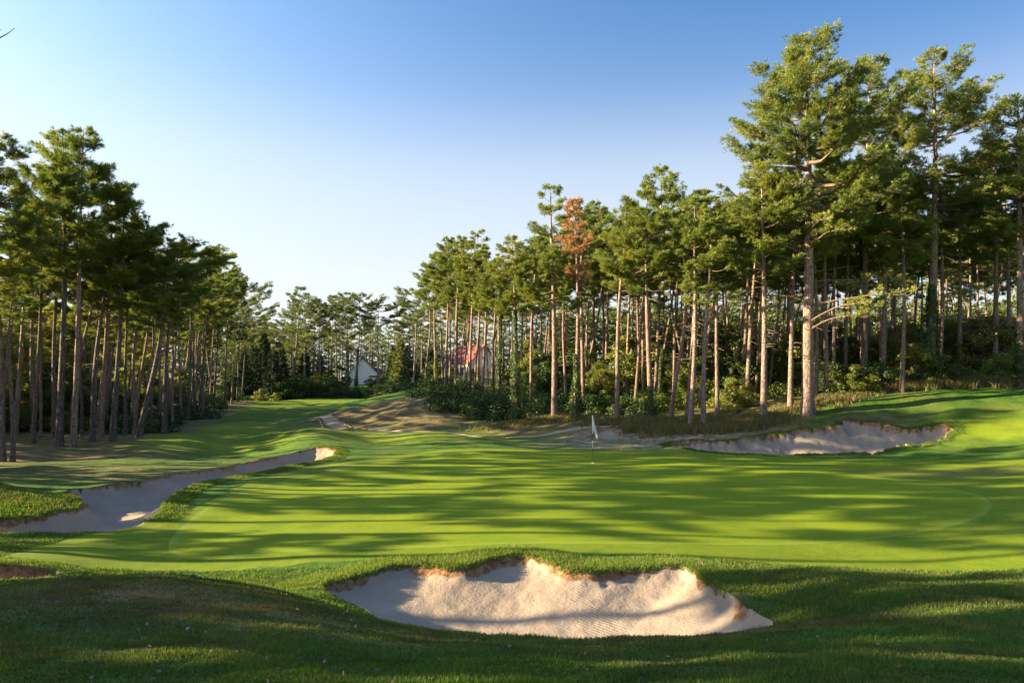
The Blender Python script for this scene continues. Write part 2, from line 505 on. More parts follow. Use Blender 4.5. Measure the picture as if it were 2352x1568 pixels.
# outlines of the bunkers (metres)
b_center = chaikin([W2(708, 1362, .0), W2(780, 1338, .02), W2(850, 1318, .06), W2(915, 1300, .09), W2(985, 1298, .1), W2(1040, 1308, .1), W2(1095, 1297, .12), W2(1130, 1284, .13), W2(1190, 1276, .14), W2(1232, 1282, .14),
                    W2(1270, 1298, .13), W2(1310, 1310, .12), W2(1365, 1312, .12), W2(1430, 1305, .12), W2(1500, 1304, .12), W2(1560, 1304, .1), W2(1596, 1316, .1), W2(1628, 1346, .1), W2(1680, 1374, .1), W2(1728, 1410, .12),
                    (3.7, 9.6), (2.9, 9.3), (1.2, 9.1), (-.5, 9.25), (-1.6, 9.8), (-2.8, 10.8)])
b_left = chaikin([(-17.5, 17.0), (-14.5, 17.1), (-12.8, 17.0), (-10.8, 16.8), (-9.3, 16.9), (-9.35, 18.2), (-10.15, 20.6), (-10.8, 23.4), (-10.6, 26), (-9.9, 29.5),
                  (-9.3, 33), (-9.0, 36), (-10.3, 38), (-11.8, 37.4), (-12.2, 34.0), (-12.6, 31.0), (-13.6, 28.2), (-15.3, 25.3), (-15.9, 23.0), (-14.0, 20.8), (-11.9, 19.2), (-11.5, 18.3),
                  (-12.6, 17.75), (-14.8, 17.6), (-17.6, 17.45)])
b_right = chaikin([(10.3, 34.9), (13.5, 34.6), (17.8, 34.7), (20.6, 35.6), (23.2, 37.2), (25.6, 39.6), (25.9, 40.9), (24.2, 40.8), (21.6, 41.9), (20.2, 42.3), (19.4, 41.3),
                   (17.4, 41.9), (15.8, 41.6), (14.4, 41.0), (12.2, 41.4), (10.2, 41.8), (9.0, 41.2), (9.2, 39.2), (9.6, 37)])
b_nook = chaikin([(-10.2, 10.5), (-9.3, 11.1), (-8.45, 11.75), (-7.8, 12.0), (-7.6, 11.2), (-8.2, 10.2), (-9.2, 9.8), (-10.2, 9.7)])
s_a = W2(1480, 1006, .1); s_b = W2(1380, 998, .1)
b_scrape = chaikin([W2(1352, 1006, .1), W2(1400, 1010, .1), W2(1440, 1004, .15), W2(1415, 993, .3), W2(1365, 995, .2)])
BUNK = [  # outline, depth, ramp, lip, edge noise
    (b_center, .46, 3.2, .06, .07), (b_left, .62, 2.2, .10, .13), (b_right, .9, 3.4, .15, .45), (b_nook, .5, 1.0, .10, .12), (b_scrape, .12, 1.0, .03, .25)]
green_poly = chaikin([(-7.3, 14.6), (-6.4, 13.9 + .9), (-3.5, 14.6), (0, 14.9), (4, 15.1), (8, 15.7), (12, 17.5), (14.3, 20.5), (14.6, 23), (13.2, 27), (9.5, 32.5), (4, 36.5), (-2, 36.6), (-5.4, 33),
                      (-7.0, 28.5), (-8.4, 24), (-8.6, 20), (-8.2, 16.8)], 3)
mown_poly = chaikin([(-9.3, 12.7), (-7.6, 13.3), (-4.0, 13.6), (-1.5, 14.2), (0, 14.35), (1.5, 14.2), (3.6, 14.1), (5.2, 13.6), (8.5, 12.9), (11, 12.6), (16, 13), (24, 16), (27, 22), (25.5, 28.5), (19, 32.5), (12.5, 33.6),
                     (9.6, 37.5), (4, 38.2), (-3, 38), (-6.8, 35), (-8.6, 30), (-9.3, 26), (-9.2, 23), (-8.7, 20.5), (-9.0, 18), (-10.4, 16.2), (-10.2, 14)], 2)
path_pts = [W2(742, 957, .35), W2(742, 962, .2), W2(752, 971, .1), W2(790, 979, .05), W2(850, 985, .03), W2(930, 990, .03), W2(1040, 994, .03), W2(1130, 998, .03), W2(1230, 999, .05), W2(1330, 994, .15), W2(1400, 989, .3)]
path_pts = [W2(760, 950, .5)] + path_pts

bowl = chaikin([(-4.4, 12.0), (-2.1, 13.0), (0, 13.5), (2.2, 13.2), (3.8, 12.5), (4.5, 10.8), (4.3, 8.9), (1.2, 8.6), (-.9, 9.0), (-3.2, 10.4)], 3)
def bunker_sdf(i, x, y):
    poly, D, ramp, lip, en = BUNK[i]
    s = np.full(x.shape, -50.)
    pad = 6
    m = (x > poly[:, 0].min() - pad) & (x < poly[:, 0].max() + pad) & (y > poly[:, 1].min() - pad) & (y < poly[:, 1].max() + pad)
    if m.any():
        xs, ys = x[m], y[m]
        s[m] = poly_sdf(xs, ys, poly) + en * fbm(xs * 1.3, ys * 1.3, 40 + i, 2) + en * .45 * vnoise(xs * 5.1, ys * 5.1, 60 + i)
    return s

def green_sdf(x, y): return poly_sdf(x, y, green_poly)
def mown_sdf(x, y): return poly_sdf(x, y, mown_poly) + .1 * vnoise(x * 2, y * 2, 7)
def path_sdf(x, y): return line_sdf(x, y, path_pts, .55) + .22 * fbm(x * .8, y * .8, 9, 3)

def height(x, y, full=False):
    x = np.atleast_1d(np.asarray(x, float)).ravel(); y = np.atleast_1d(np.asarray(y, float)).ravel()
    b = base_h(x, y)
    gm = mown_sdf(x, y)
    r = np.hypot(x, y)
    und = .045 * fbm(x * .9, y * .9, 1, 2) + sstep(18, 45, r) * .30 * fbm(x * .13, y * .13, 3, 3) + sstep(14, 40, r) * .07 * fbm(x * .5, y * .5, 5, 2)
    und = und * sstep(1.0, -2.5, gm) + .05 * fbm(x * .16, y * .16, 11, 2) * sstep(0, 2, gm)
    # undulating left-hand rough beside the trees and the grassed island mound by the left bunker
    z = b + und
    fh = .40 * np.sin((x + 14) * .62 + .16 * y) * np.exp(-(((x + 15) / 9) ** 2 + ((y - 46) / 9) ** 2)) + .30 * np.sin(y * .55 + x * .2) * np.exp(-(((x + 17) / 9) ** 2 + ((y - 52) / 14) ** 2))
    z = z + fh
    z = z + 1.35 * 1.12 * np.exp(-(((x + 17.6) / 3.3) ** 2 + ((y - 19.9) / 1.7) ** 2)) + .50 * np.exp(-(((x + 13.3) / 1.9) ** 2 + ((y - 18.9) / 1.1) ** 2))
    # fine tussocks near the camera, outside the mown turf
    z = z + .02 * fbm(x * 3.1, y * 3.1, 21, 3) * sstep(.4, -.4, gm) * sstep(40, 15, r)
    ss = []
    for i, (poly, D, ramp, lip, en) in enumerate(BUNK):
        s = bunker_sdf(i, x, y)
        ss.append(s)
        steep = lip * sstep(0, .10, s)
        sd = s
        if i == 0:
            sd = np.where(s > 0, np.minimum(np.where(s > 0, poly_sdf(x, y, bowl), 0) + .2, s * 1.3), s) if (s > 0).any() else s
        tq = np.clip(sd / ramp, 0, 1)
        dd = D * (1 - (1 - tq) ** (1.7 if i == 0 else 2.2))
        roll = .07 * np.exp(-(s / .5) ** 2) * (s < 0) + .07 * (s >= 0) * np.exp(-(s / .12) ** 2)
        if i == 1: roll = roll * sstep(17.2, 18.4, y)
        if i == 0: roll = roll * sstep(9.8, 11, y)
        if i == 2:
            tex = .16 * fbm(x * 1.3, y * .5, 31, 3) * sstep(0.2, 1.5, s)
        else:
            tex = .014 * fbm(x * 1.2, y * 1.2, 31, 3) * sstep(0.1, .8, s)
        clod = .05 * fbm(x * 7, y * 7, 33, 2) * np.exp(-((s - .12) / .14) ** 2)
        z = z - np.where(s > 0, steep + dd, 0) + roll + np.where(s > 0, tex + clod, 0)
    ps = path_sdf(x, y)
    z = z - .05 * sstep(-.2, .3, ps)
    if full: return z, gm, ss, ps
    return z

def axis(segs):
    out = [segs[0][0]]
    for a, b, st0, st1 in segs:
        p = a; 
        while p < b - 1e-6:
            t = (p - a) / (b - a)
            p = min(b, p + st0 + (st1 - st0) * t)
            out.append(p)
    return np.array(out)
ax_pos = axis([(0, 6, .055, .06), (6, 14, .07, .11), (14, 30, .13, .25), (30, 80, .3, 1.5), (80, 260, 2, 8), (260, 1500, 12, 120)])
xs = np.concatenate([-ax_pos[::-1][:-1], ax_pos])
ys_f = axis([(2.5, 9.3, .10, .08), (9.3, 14.2, .055, .055), (14.2, 24, .09, .14), (24, 44, .12, .16), (44, 80, .2, .5), (80, 190, .6, 2.5), (190, 1800, 4, 120)])
ys_b = axis([(-2.5, 10, .3, .6), (10, 60, .8, 4), (60, 1500, 5, 150)])
ys = np.concatenate([-ys_b[::-1][:-1], ys_f])
gx, gy = np.meshgrid(xs, ys)
nx, ny = len(xs), len(ys)
cellx = np.gradient(xs)[None, :].repeat(ny, 0).ravel(); celly = np.gradient(ys)[:, None].repeat(nx, 1).ravel()
X = gx.ravel().copy(); Y = gy.ravel().copy()

regions = [(lambda x, y, i=i: bunker_sdf(i, x, y)) for i in range(len(BUNK))] + [green_sdf, path_sdf]
near = (np.abs(X) < 40) & (Y > 5) & (Y < 95)
idx_near = np.where(near)[0]
cell = np.maximum(cellx, celly)
for f in regions:
    s = f(X[idx_near], Y[idx_near])
    c = idx_near[np.abs(s) < .62 * cell[idx_near]]
    if len(c) == 0: continue
    X0_, Y0_ = X[c].copy(), Y[c].copy()
    for _ in range(2):
        x, y = X[c], Y[c]
        s0 = f(x, y); e = .02
        gxx = (f(x + e, y) - s0) / e; gyy = (f(x, y + e) - s0) / e
        g2 = np.maximum(gxx ** 2 + gyy ** 2, .3)
        mx = np.clip(-s0 * gxx / g2, -.45 * cellx[c], .45 * cellx[c]); my = np.clip(-s0 * gyy / g2, -.45 * celly[c], .45 * celly[c])
        X[c] = np.clip(X[c] + mx, X0_ - .46 * cellx[c], X0_ + .46 * cellx[c]); Y[c] = np.clip(Y[c] + my, Y0_ - .46 * celly[c], Y0_ + .46 * celly[c])
Z, gm, ss, ps = height(X, Y, True)
verts = np.stack([X, Y, Z], 1)
i = np.arange(ny - 1)[:, None] * nx + np.arange(nx - 1)[None]
quads = np.stack([i, i + 1, i + nx + 1, i + nx], -1).reshape(-1, 4)
gs = np.full(len(X), -50.); gs[idx_near] = green_sdf(X[idx_near], Y[idx_near])
reg = np.zeros(len(quads), int)
for k, s in enumerate(ss):
    reg[s[quads].mean(1) > 0] = 1 + k
reg[(reg == 0) & (gs[quads].mean(1) > 0)] = 10
reg[(reg == 0) & (ps[quads].mean(1) > 0)] = 11

def blob(px, py, d, rx, ry):
    x, y, _ = P(px, py, d)
    return np.exp(-(((X - x) / rx) ** 2 + ((Y - y) / ry) ** 2))
def wblob(x, y, rx, ry): return np.exp(-(((X - x) / rx) ** 2 + ((Y - y) / ry) ** 2))
_fn = np.cross(verts[quads[:, 2]] - verts[quads[:, 0]], verts[quads[:, 3]] - verts[quads[:, 1]])
VN = np.zeros_like(verts)
for k in range(4):
    for a_ in range(3):
        VN[:, a_] += np.bincount(quads[:, k], _fn[:, a_], len(verts))
VN /= np.linalg.norm(VN, axis=1)[:, None] + 1e-12
bmin = np.max(ss, axis=0)
dry = np.zeros(len(X))
for b_ in [blob(80, 1040, 37, 7, 4), .6 * blob(60, 1080, 29, 6, 3), .7 * blob(330, 1110, 27.5, 5, 1.2), 1.3 * blob(900, 945, 66, 8, 8), 1.3 * blob(1000, 950, 62, 5.5, 8), 1.2 * blob(830, 960, 68, 5, 6), blob(850, 975, 60, 5, 3.5),
           blob(1250, 985, 52, 5, 3.5), blob(1600, 985, 45.5, 4.5, 3.2), blob(1730, 975, 44, 3.5, 2.5), blob(1400, 985, 48, 4, 3), .5 * blob(900, 1400, 7.5, 2.0, 1.0), .75 * blob(330, 1400, 7.4, 2.2, 1.2),
           .8 * wblob(4.9, 11.9, .7, 1.2), .5 * blob(640, 1012, 46, 4, .7), .6 * blob(510, 930, 120, 5, 3), .7 * blob(2000, 960, 42.5, 3, 2), .45 * blob(2250, 1080, 27, 6, 1.2),
           .6 * wblob(-15.6, 19.0, 1.5, .6), .35 * blob(1700, 1420, 8.5, 1.8, .6), .4 * blob(250, 1085, 29, 8, 3)]:
    dry = np.maximum(dry, b_ * 1.25)
# woodland floor
ex = np.interp(Y, [40, 46, 50, 60, 75, 100, 140], [40, 14, 12, 4.5, -3.5, -12, -22])
wood_r = sstep(-1, 3, X - ex) * sstep(40, 46, Y + .0 * X) * sstep(-.5, 1.5, (Y - np.interp(X, [-30, 0, 6, 14, 19, 24, 40], [60, 53, 50, 46.5, 46, 48.5, 48])))
exl = np.interp(Y, [-20, 30, 42, 50, 75, 110, 150], [-22, -24, -23, -24, -32, -42, -55])
wood_l = sstep(2, -2, X - exl)
dry = np.clip(np.maximum(dry, np.maximum(wood_r * .9, wood_l * .85)), 0, 1)
dry = np.maximum(dry, .55 * sstep(-.5, -.1, bmin) * (.5 + .5 * fbm(X * .7, Y * .7, 55, 2)))
mown = sstep(-.06, .06, gm)
fair = np.zeros(len(X))
for b_ in [blob(640, 935, 108, 12, 22), blob(900, 1005, 50, 18, 3.2), blob(700, 1015, 45, 8, 2.5), blob(450, 1020, 44, 8, 4), blob(600, 975, 62, 12, 9), blob(2352, 1010, 38, 5, 3)]:
    fair = np.maximum(fair, b_ * 1.3)
fair = np.clip(fair, 0, 1) * (1 - np.clip(dry * 1.5, 0, 1))
sandy = np.zeros(len(X))
for b_ in [blob(1450, 1010, 43, 4.8, 3.0), blob(1560, 1015, 41.5, 3.5, 3.2), blob(1370, 1000, 45.5, 3, 2.2), blob(1520, 1022, 40, 2.5, 1.8), .8 * blob(640, 1013, 46, 3, .5), .8 * wblob(-15.6, 18.65, 2.2, .35), .7 * blob(60, 1325, 11.3, 1.1, .5)]:
    sandy = np.maximum(sandy, b_ * 1.9)
sandy = np.clip(sandy, 0, 1)

def sub(name, sel, mat, attrs):
    q = quads[sel]
    used, inv = np.unique(q, return_inverse=True)
    me = mesh_np(name, verts[used], [inv.reshape(-1, 4)], [mat], None, True, {k: v[used] for k, v in attrs.items()})
    me.normals_split_custom_set_from_vertices(VN[used].tolist())
    return link(name, me)

o = sub('ground', reg == 0, M['ground'], dict(dry=dry, mown=mown, fairway=fair, sandy=sandy))
tag(o, 'rolling rough and fairway grass around the green', 'ground', kind='structure')
edge = np.exp(-(gs / .16) ** 2)
o = sub('putting_green', reg == 10, M['green'], dict(edge=edge))
tag(o, 'smooth bright putting green crossed by long tree shadows', 'putting green', kind='structure')
bl = ['raked sand bunker with crumbling lip in front of the green', 'long grey sand bunker curving along the left of the green', 'steep-faced sand bunker under the right-hand bank',
      'corner of a small sand bunker at the left edge', 'small scrape of pale sand behind the flag']
for k in range(len(BUNK)):
    s = ss[k]
    soil = sstep(.42, .02, s + .2 * fbm(X * 2.2, Y * 2.2, 77, 2))
    if k == 0: soil = sstep(.20, .02, s + .16 * fbm(X * 1.7, Y * 1.7, 77, 2)) * sstep(10.2, 12.0, Y + .3 * np.abs(X)) * sstep(3.9, 3.3, X)
    if k == 1: soil = sstep(.16, .0, s + .12 * fbm(X * 1.1, Y * 1.1, 77, 2)) * .75 + 1.1 * wblob(-15.3, 17.3, 3.2, .55)
    if k == 2: soil = sstep(.22, .0, s + .22 * fbm(X * 1.5, Y * 1.5, 78, 2)) * sstep(37, 39, Y) 
    if k == 3: soil = sstep(.6, .1, s)
    o = sub('sand_bunker', reg == 1 + k, M['sand'], dict(soil=soil))
    tag(o, bl[k], 'bunker', kind='structure')
o = sub('path', reg == 11, M['path'], dict())
tag(o, 'sandy buggy track winding round the brown mound', 'path', kind='structure')

def gz(x, y): return float(height([x], [y])[0])

# ---------------------------------------------------------------- grass blades
rng = np.random.default_rng(5)
def blades(name, x, y, length, width, dryv, tint, label, lean=.5, cat='grass'):
    n = len(x)
    z = height(x, y) - .01
    a = rng.uniform(0, 2 * PI, n); lx = np.cos(a); ly = np.sin(a)
    a2 = rng.uniform(0, 2 * PI, n); wx = np.cos(a2) * width / 2; wy = np.sin(a2) * width / 2
    ln = np.abs(rng.normal(0, lean, n)) + .1
    h = length / np.sqrt(1 + ln ** 2)
    root = np.stack([x, y, z], 1)
    w = np.stack([wx, wy, np.zeros(n)], 1)
    mid = root + np.stack([lx * ln * h * .3, ly * ln * h * .3, h * .55], 1)
    tip = root + np.stack([lx * ln * h, ly * ln * h, h], 1)
    v = np.stack([root - w, root + w, mid - w * .8, mid + w * .8, tip], 1).reshape(-1, 3)
    b = np.arange(n)[:, None] * 5
    q = b + np.array([[0, 1, 3, 2]]); t = b + np.array([[2, 3, 4]])
    me = mesh_np(name, v, [q, t], [M['blade']], None, False, dict(tint=np.repeat(tint, 5), dry=np.repeat(dryv, 5)))
    o = link(name, me)
    tag(o, label, cat, kind='stuff')
    return o

def dry_at(x, y):
    d = np.zeros(len(x))
    for (px, py, dd, rx, ry, a) in [(330, 1400, 7.4, 2.4, 1.4, .9), (900, 1400, 7.5, 2.2, 1.2, .6), (1700, 1420, 8.5, 2.5, .7, .6), (2250, 1500, 5.5, 1.5, .8, .5)]:
        p = P(px, py, dd)
        d = np.maximum(d, 1.15 * a * np.exp(-(((x - p[0]) / rx) ** 2 + ((y - p[1]) / ry) ** 2)))
    return np.clip(d + .16 + .6 * fbm(x * .8, y * .8, 91, 3), 0, 1)

# near rough: from the camera's feet to the bunker and the mown turf
Nn = 760000
d_ = 3.2 + (13.4 - 3.2) * rng.random(Nn) ** 1.25
u_ = rng.uniform(-.95, .95, Nn)
x = u_ * d_; y = d_
keep = rng.random(Nn) < np.clip(.35 + .65 * (fbm(x * 1.7, y * 1.7, 95, 2) * .5 + .5) * 1.3, 0, 1)
x, y = x[keep], y[keep]
keep = (mown_sdf(x, y) < .05)
for k in (0, 3):
    keep &= bunker_sdf(k, x, y) < .0
x, y = x[keep], y[keep]
dr = dry_at(x, y)
pr = (rng.random(len(x)) < dr * .85).astype(float) * rng.uniform(.6, 1, len(x))
cl = fbm(x * 2.3, y * 2.3, 97, 3) * .5 + .5
tint = np.clip(rng.normal(.4, .12, len(x)) + (cl - .5) * .9, 0, 1)
L = (.018 + .040 * cl ** 1.6) * rng.uniform(.5, 1.5, len(x))
edge_long = np.exp(-((y - 9.4) / .8) ** 2) * .03 + .055 * sstep(.25, .6, fbm(x * 3.3, y * 3.3, 123, 2)) * (rng.random(len(x)) < .35)
blades('rough_grass', x, y, L + edge_long * .6, .0045 + .0007 * y, pr, tint, 'dark tufted rough grass covering the near slope')

# bunker fringes: longer brighter grass
def fringe(k, n, lo, hi, L0, w0, cond=None, name='fringe_grass', label='', tt=.6):
    poly = BUNK[k][0]
    j = rng.integers(0, len(poly), n)
    t = rng.random(n)
    p = poly[j] * (1 - t)[:, None] + np.roll(poly, -1, 0)[j] * t[:, None]
    seg = np.linalg.norm(np.roll(poly, -1, 0)[j] - poly[j], axis=1)
    ok = rng.random(n) < seg / seg.max() * 1.0
    p = p[ok] + rng.normal(0, (hi - lo), (ok.sum(), 2)) * .8
    s = bunker_sdf(k, p[:, 0], p[:, 1])
    m = (s < -lo) & (s > -hi)
    if cond is not None: m &= cond(p[:, 0], p[:, 1])
    p = p[m]
    return blades(name, p[:, 0], p[:, 1], L0 * rng.uniform(.5, 1.3, len(p)), w0, (rng.random(len(p)) < .12).astype(float), np.clip(rng.normal(tt, .2, len(p)), 0, 1), label, .6)
fringe(0, 400000, -.06, .85, .085, .009, lambda x, y: (y > 11.3) & (mown_sdf(x, y) < .35), label='bright long grass overhanging the front bunker lip', tt=.72)
fringe(1, 220000, -.05, .7, .085, .016, lambda x, y: (x > -17) & (y > 17.6) & ((x > -11.9) | (y < 21.5)) & ((x > -10.9) | (y < 24)), label='grass fringe round the long left bunker')
fringe(2, 90000, -.05, .45, .08, .022, label='grass fringe along the right bunker edge', tt=.35)
# island mound and left shoulder
x = rng.uniform(-18.5, -12, 50000); y = rng.uniform(18.2, 23, 50000)
m = (bunker_sdf(1, x, y) < 0)
x, y = x[m], y[m]
blades('mound_grass', x, y, .09 * rng.uniform(.5, 1.4, len(x)), .014, (rng.random(len(x)) < .25).astype(float), np.clip(rng.normal(.6, .2, len(x)), 0, 1), 'long grass on the island mound beside the left bunker')
x = rng.uniform(-20, -7, 90000); y = rng.uniform(10.5, 18, 90000)
m = (bunker_sdf(1, x, y) < 0) & (mown_sdf(x, y) < -.02) & (bunker_sdf(3, x, y) < 0)
x, y = x[m], y[m]
blades('left_rough', x, y, .055 * rng.uniform(.5, 1.4, len(x)), .012, (rng.random(len(x)) < .15).astype(float), np.clip(rng.normal(.5, .2, len(x)), 0, 1), 'uneven rough grass left of the green')
x = rng.uniform(4, 24, 240000); y = rng.uniform(9.5, 15, 240000)
m = (bunker_sdf(0, x, y) < 0) & (mown_sdf(x, y) < -.02)
x, y = x[m], y[m]
blades('right_rough', x, y, .055 * rng.uniform(.5, 1.4, len(x)), .011, (rng.random(len(x)) < .22).astype(float), np.clip(rng.normal(.5, .22, len(x)), 0, 1), 'uneven rough grass right of the front bunker')

# tall straw-coloured grass by the wood edge
def tall(name, spots, n, label, L0=.45):
    xs_, ys_ = [], []
    for (px, py, d, rx, ry) in spots:
        p = P(px, py, d)
        c = rng.normal(0, 1, (n // len(spots) // 14, 2)) * np.array([rx, ry]) * .6 + np.array(p[:2])
        c = np.repeat(c, 14, 0) + rng.normal(0, .12, (len(c) * 14, 2))
        xs_.append(c[:, 0]); ys_.append(c[:, 1])
    x = np.concatenate(xs_); y = np.concatenate(ys_)
    m = (bunker_sdf(2, x, y) < -.1)
    x, y = x[m], y[m]
    blades(name, x, y, L0 * rng.uniform(.4, 1.4, len(x)), .03, rng.choice([0., .8, 1.], len(x), p=[.22, .28, .5]), np.clip(rng.normal(.55, .25, len(x)), 0, 1), label, .45)
tall('tall_grass', [(1530, 985, 46, 2, 1.2), (1600, 975, 46.5, 2, 1.5), (1680, 985, 44.5, 2.2, 1), (1730, 970, 45, 1.5, 1), (1500, 975, 47.5, 1.5, 1)], 42000, 'tall dry grass below the leaning pines beside the right bunker')
tall('meadow_grass', [(2200, 885, 50, 2.5, 1.5), (2290, 885, 50, 2.5, 1.5), (2350, 885, 49, 2.5, 1.5), (2100, 895, 49.5, 2, 1)], 36000, 'tall straw grass along the crest of the right bank', .6)
tall('verge_grass', [(1300, 975, 53, 3, 1), (1200, 980, 54, 3, 1), (1420, 975, 50, 2, 1), (1860, 940, 47, 3, 1), (1950, 920, 49, 2, 1)], 24000, 'rough grass verge at the foot of the wood', .3)

# fallen leaves in the near rough
n_l = 550
d_ = 3.4 + 6.2 * rng.random(n_l); x = rng.normal(-.35, .45, n_l) * d_; y = d_
m = (mown_sdf(x, y) < 0) & (bunker_sdf(0, x, y) < 0); x, y = x[m], y[m]; n_l = len(x)
z = height(x, y) + rng.uniform(.01, .04, n_l)
c = np.stack([x, y, z], 1)
a = rng.normal(0, 1, (n_l, 3)); a[:, 2] *= .35; a /= np.linalg.norm(a, axis=1)[:, None]
b = np.cross(a, rng.normal(0, 1, (n_l, 3)) * [.3, .3, 1]); b /= np.linalg.norm(b, axis=1)[:, None]
s1 = rng.uniform(.008, .026, n_l)[:, None]; s2 = s1 * rng.uniform(.4, .8, n_l)[:, None]
up = np.cross(a, b) * s1 * .35
v = np.stack([c - a * s1, c + b * s2 + up, c + a * s1, c - b * s2 + up], 1).reshape(-1, 3)
k = np.arange(n_l)[:, None] * 4
me = mesh_np('fallen_leaves', v, [np.vstack([k + [[0, 1, 2]], k + [[0, 2, 3]]])], [M['litter_leaf']], None, False, dict(tint=np.repeat(rng.random(n_l), 4)))
tag(link('fallen_leaves', me), 'brown and grey fallen leaves scattered over the near slope', 'leaves', kind='stuff')

# ---------------------------------------------------------------- trees: geometry
def needle_tris(C, D, tint, k=9, L=.2, w=.04, spread=.75, r=rng):
    """bunches of needle sprays: C centres, D directions"""
    n = len(C)
    d = D[:, None] + r.normal(0, spread, (n, k, 3))
    d /= np.linalg.norm(d, axis=2)[:, :, None]
    ln = L * r.uniform(.6, 1.25, (n, k, 1))
    wv = np.cross(d, r.normal(0, 1, (n, k, 3)))
    wv /= np.linalg.norm(wv, axis=2)[:, :, None] + 1e-6
    wv *= w / 2 * r.uniform(.7, 1.3, (n, k, 1))
    c = np.repeat(C[:, None], k, 1)
    v = np.stack([c + d * ln * .08, c + d * ln * .62 + wv, c + d * ln, c + d * ln * .62 - wv], 2).reshape(-1, 3)
    b = np.arange(n * k)[:, None] * 4
    q = b + np.array([[0, 1, 2, 3]])
    tt = np.clip(np.repeat(tint, k * 4) + np.repeat(r.normal(0, .1, n * k), 4), 0, 1)
    return v, q, tt

def join_crown(name, v, q, tt, br, leafmat):
    """needles or leaves and the limbs that carry them, one crown mesh"""
    bv = np.vstack(br.v); n0 = len(v)
    f = [q]; mi = [np.zeros(len(q))]
    if br.q: bq = np.vstack(br.q) + n0; f.append(bq); mi.append(np.ones(len(bq)))
    if br.t: bt = np.vstack(br.t) + n0; f.append(bt); mi.append(np.ones(len(bt)))
    return mesh_np(name, np.vstack([v, bv]), f, [leafmat, M['twig']], np.concatenate(mi), False, dict(tint=np.concatenate([tt, np.zeros(len(bv))])))

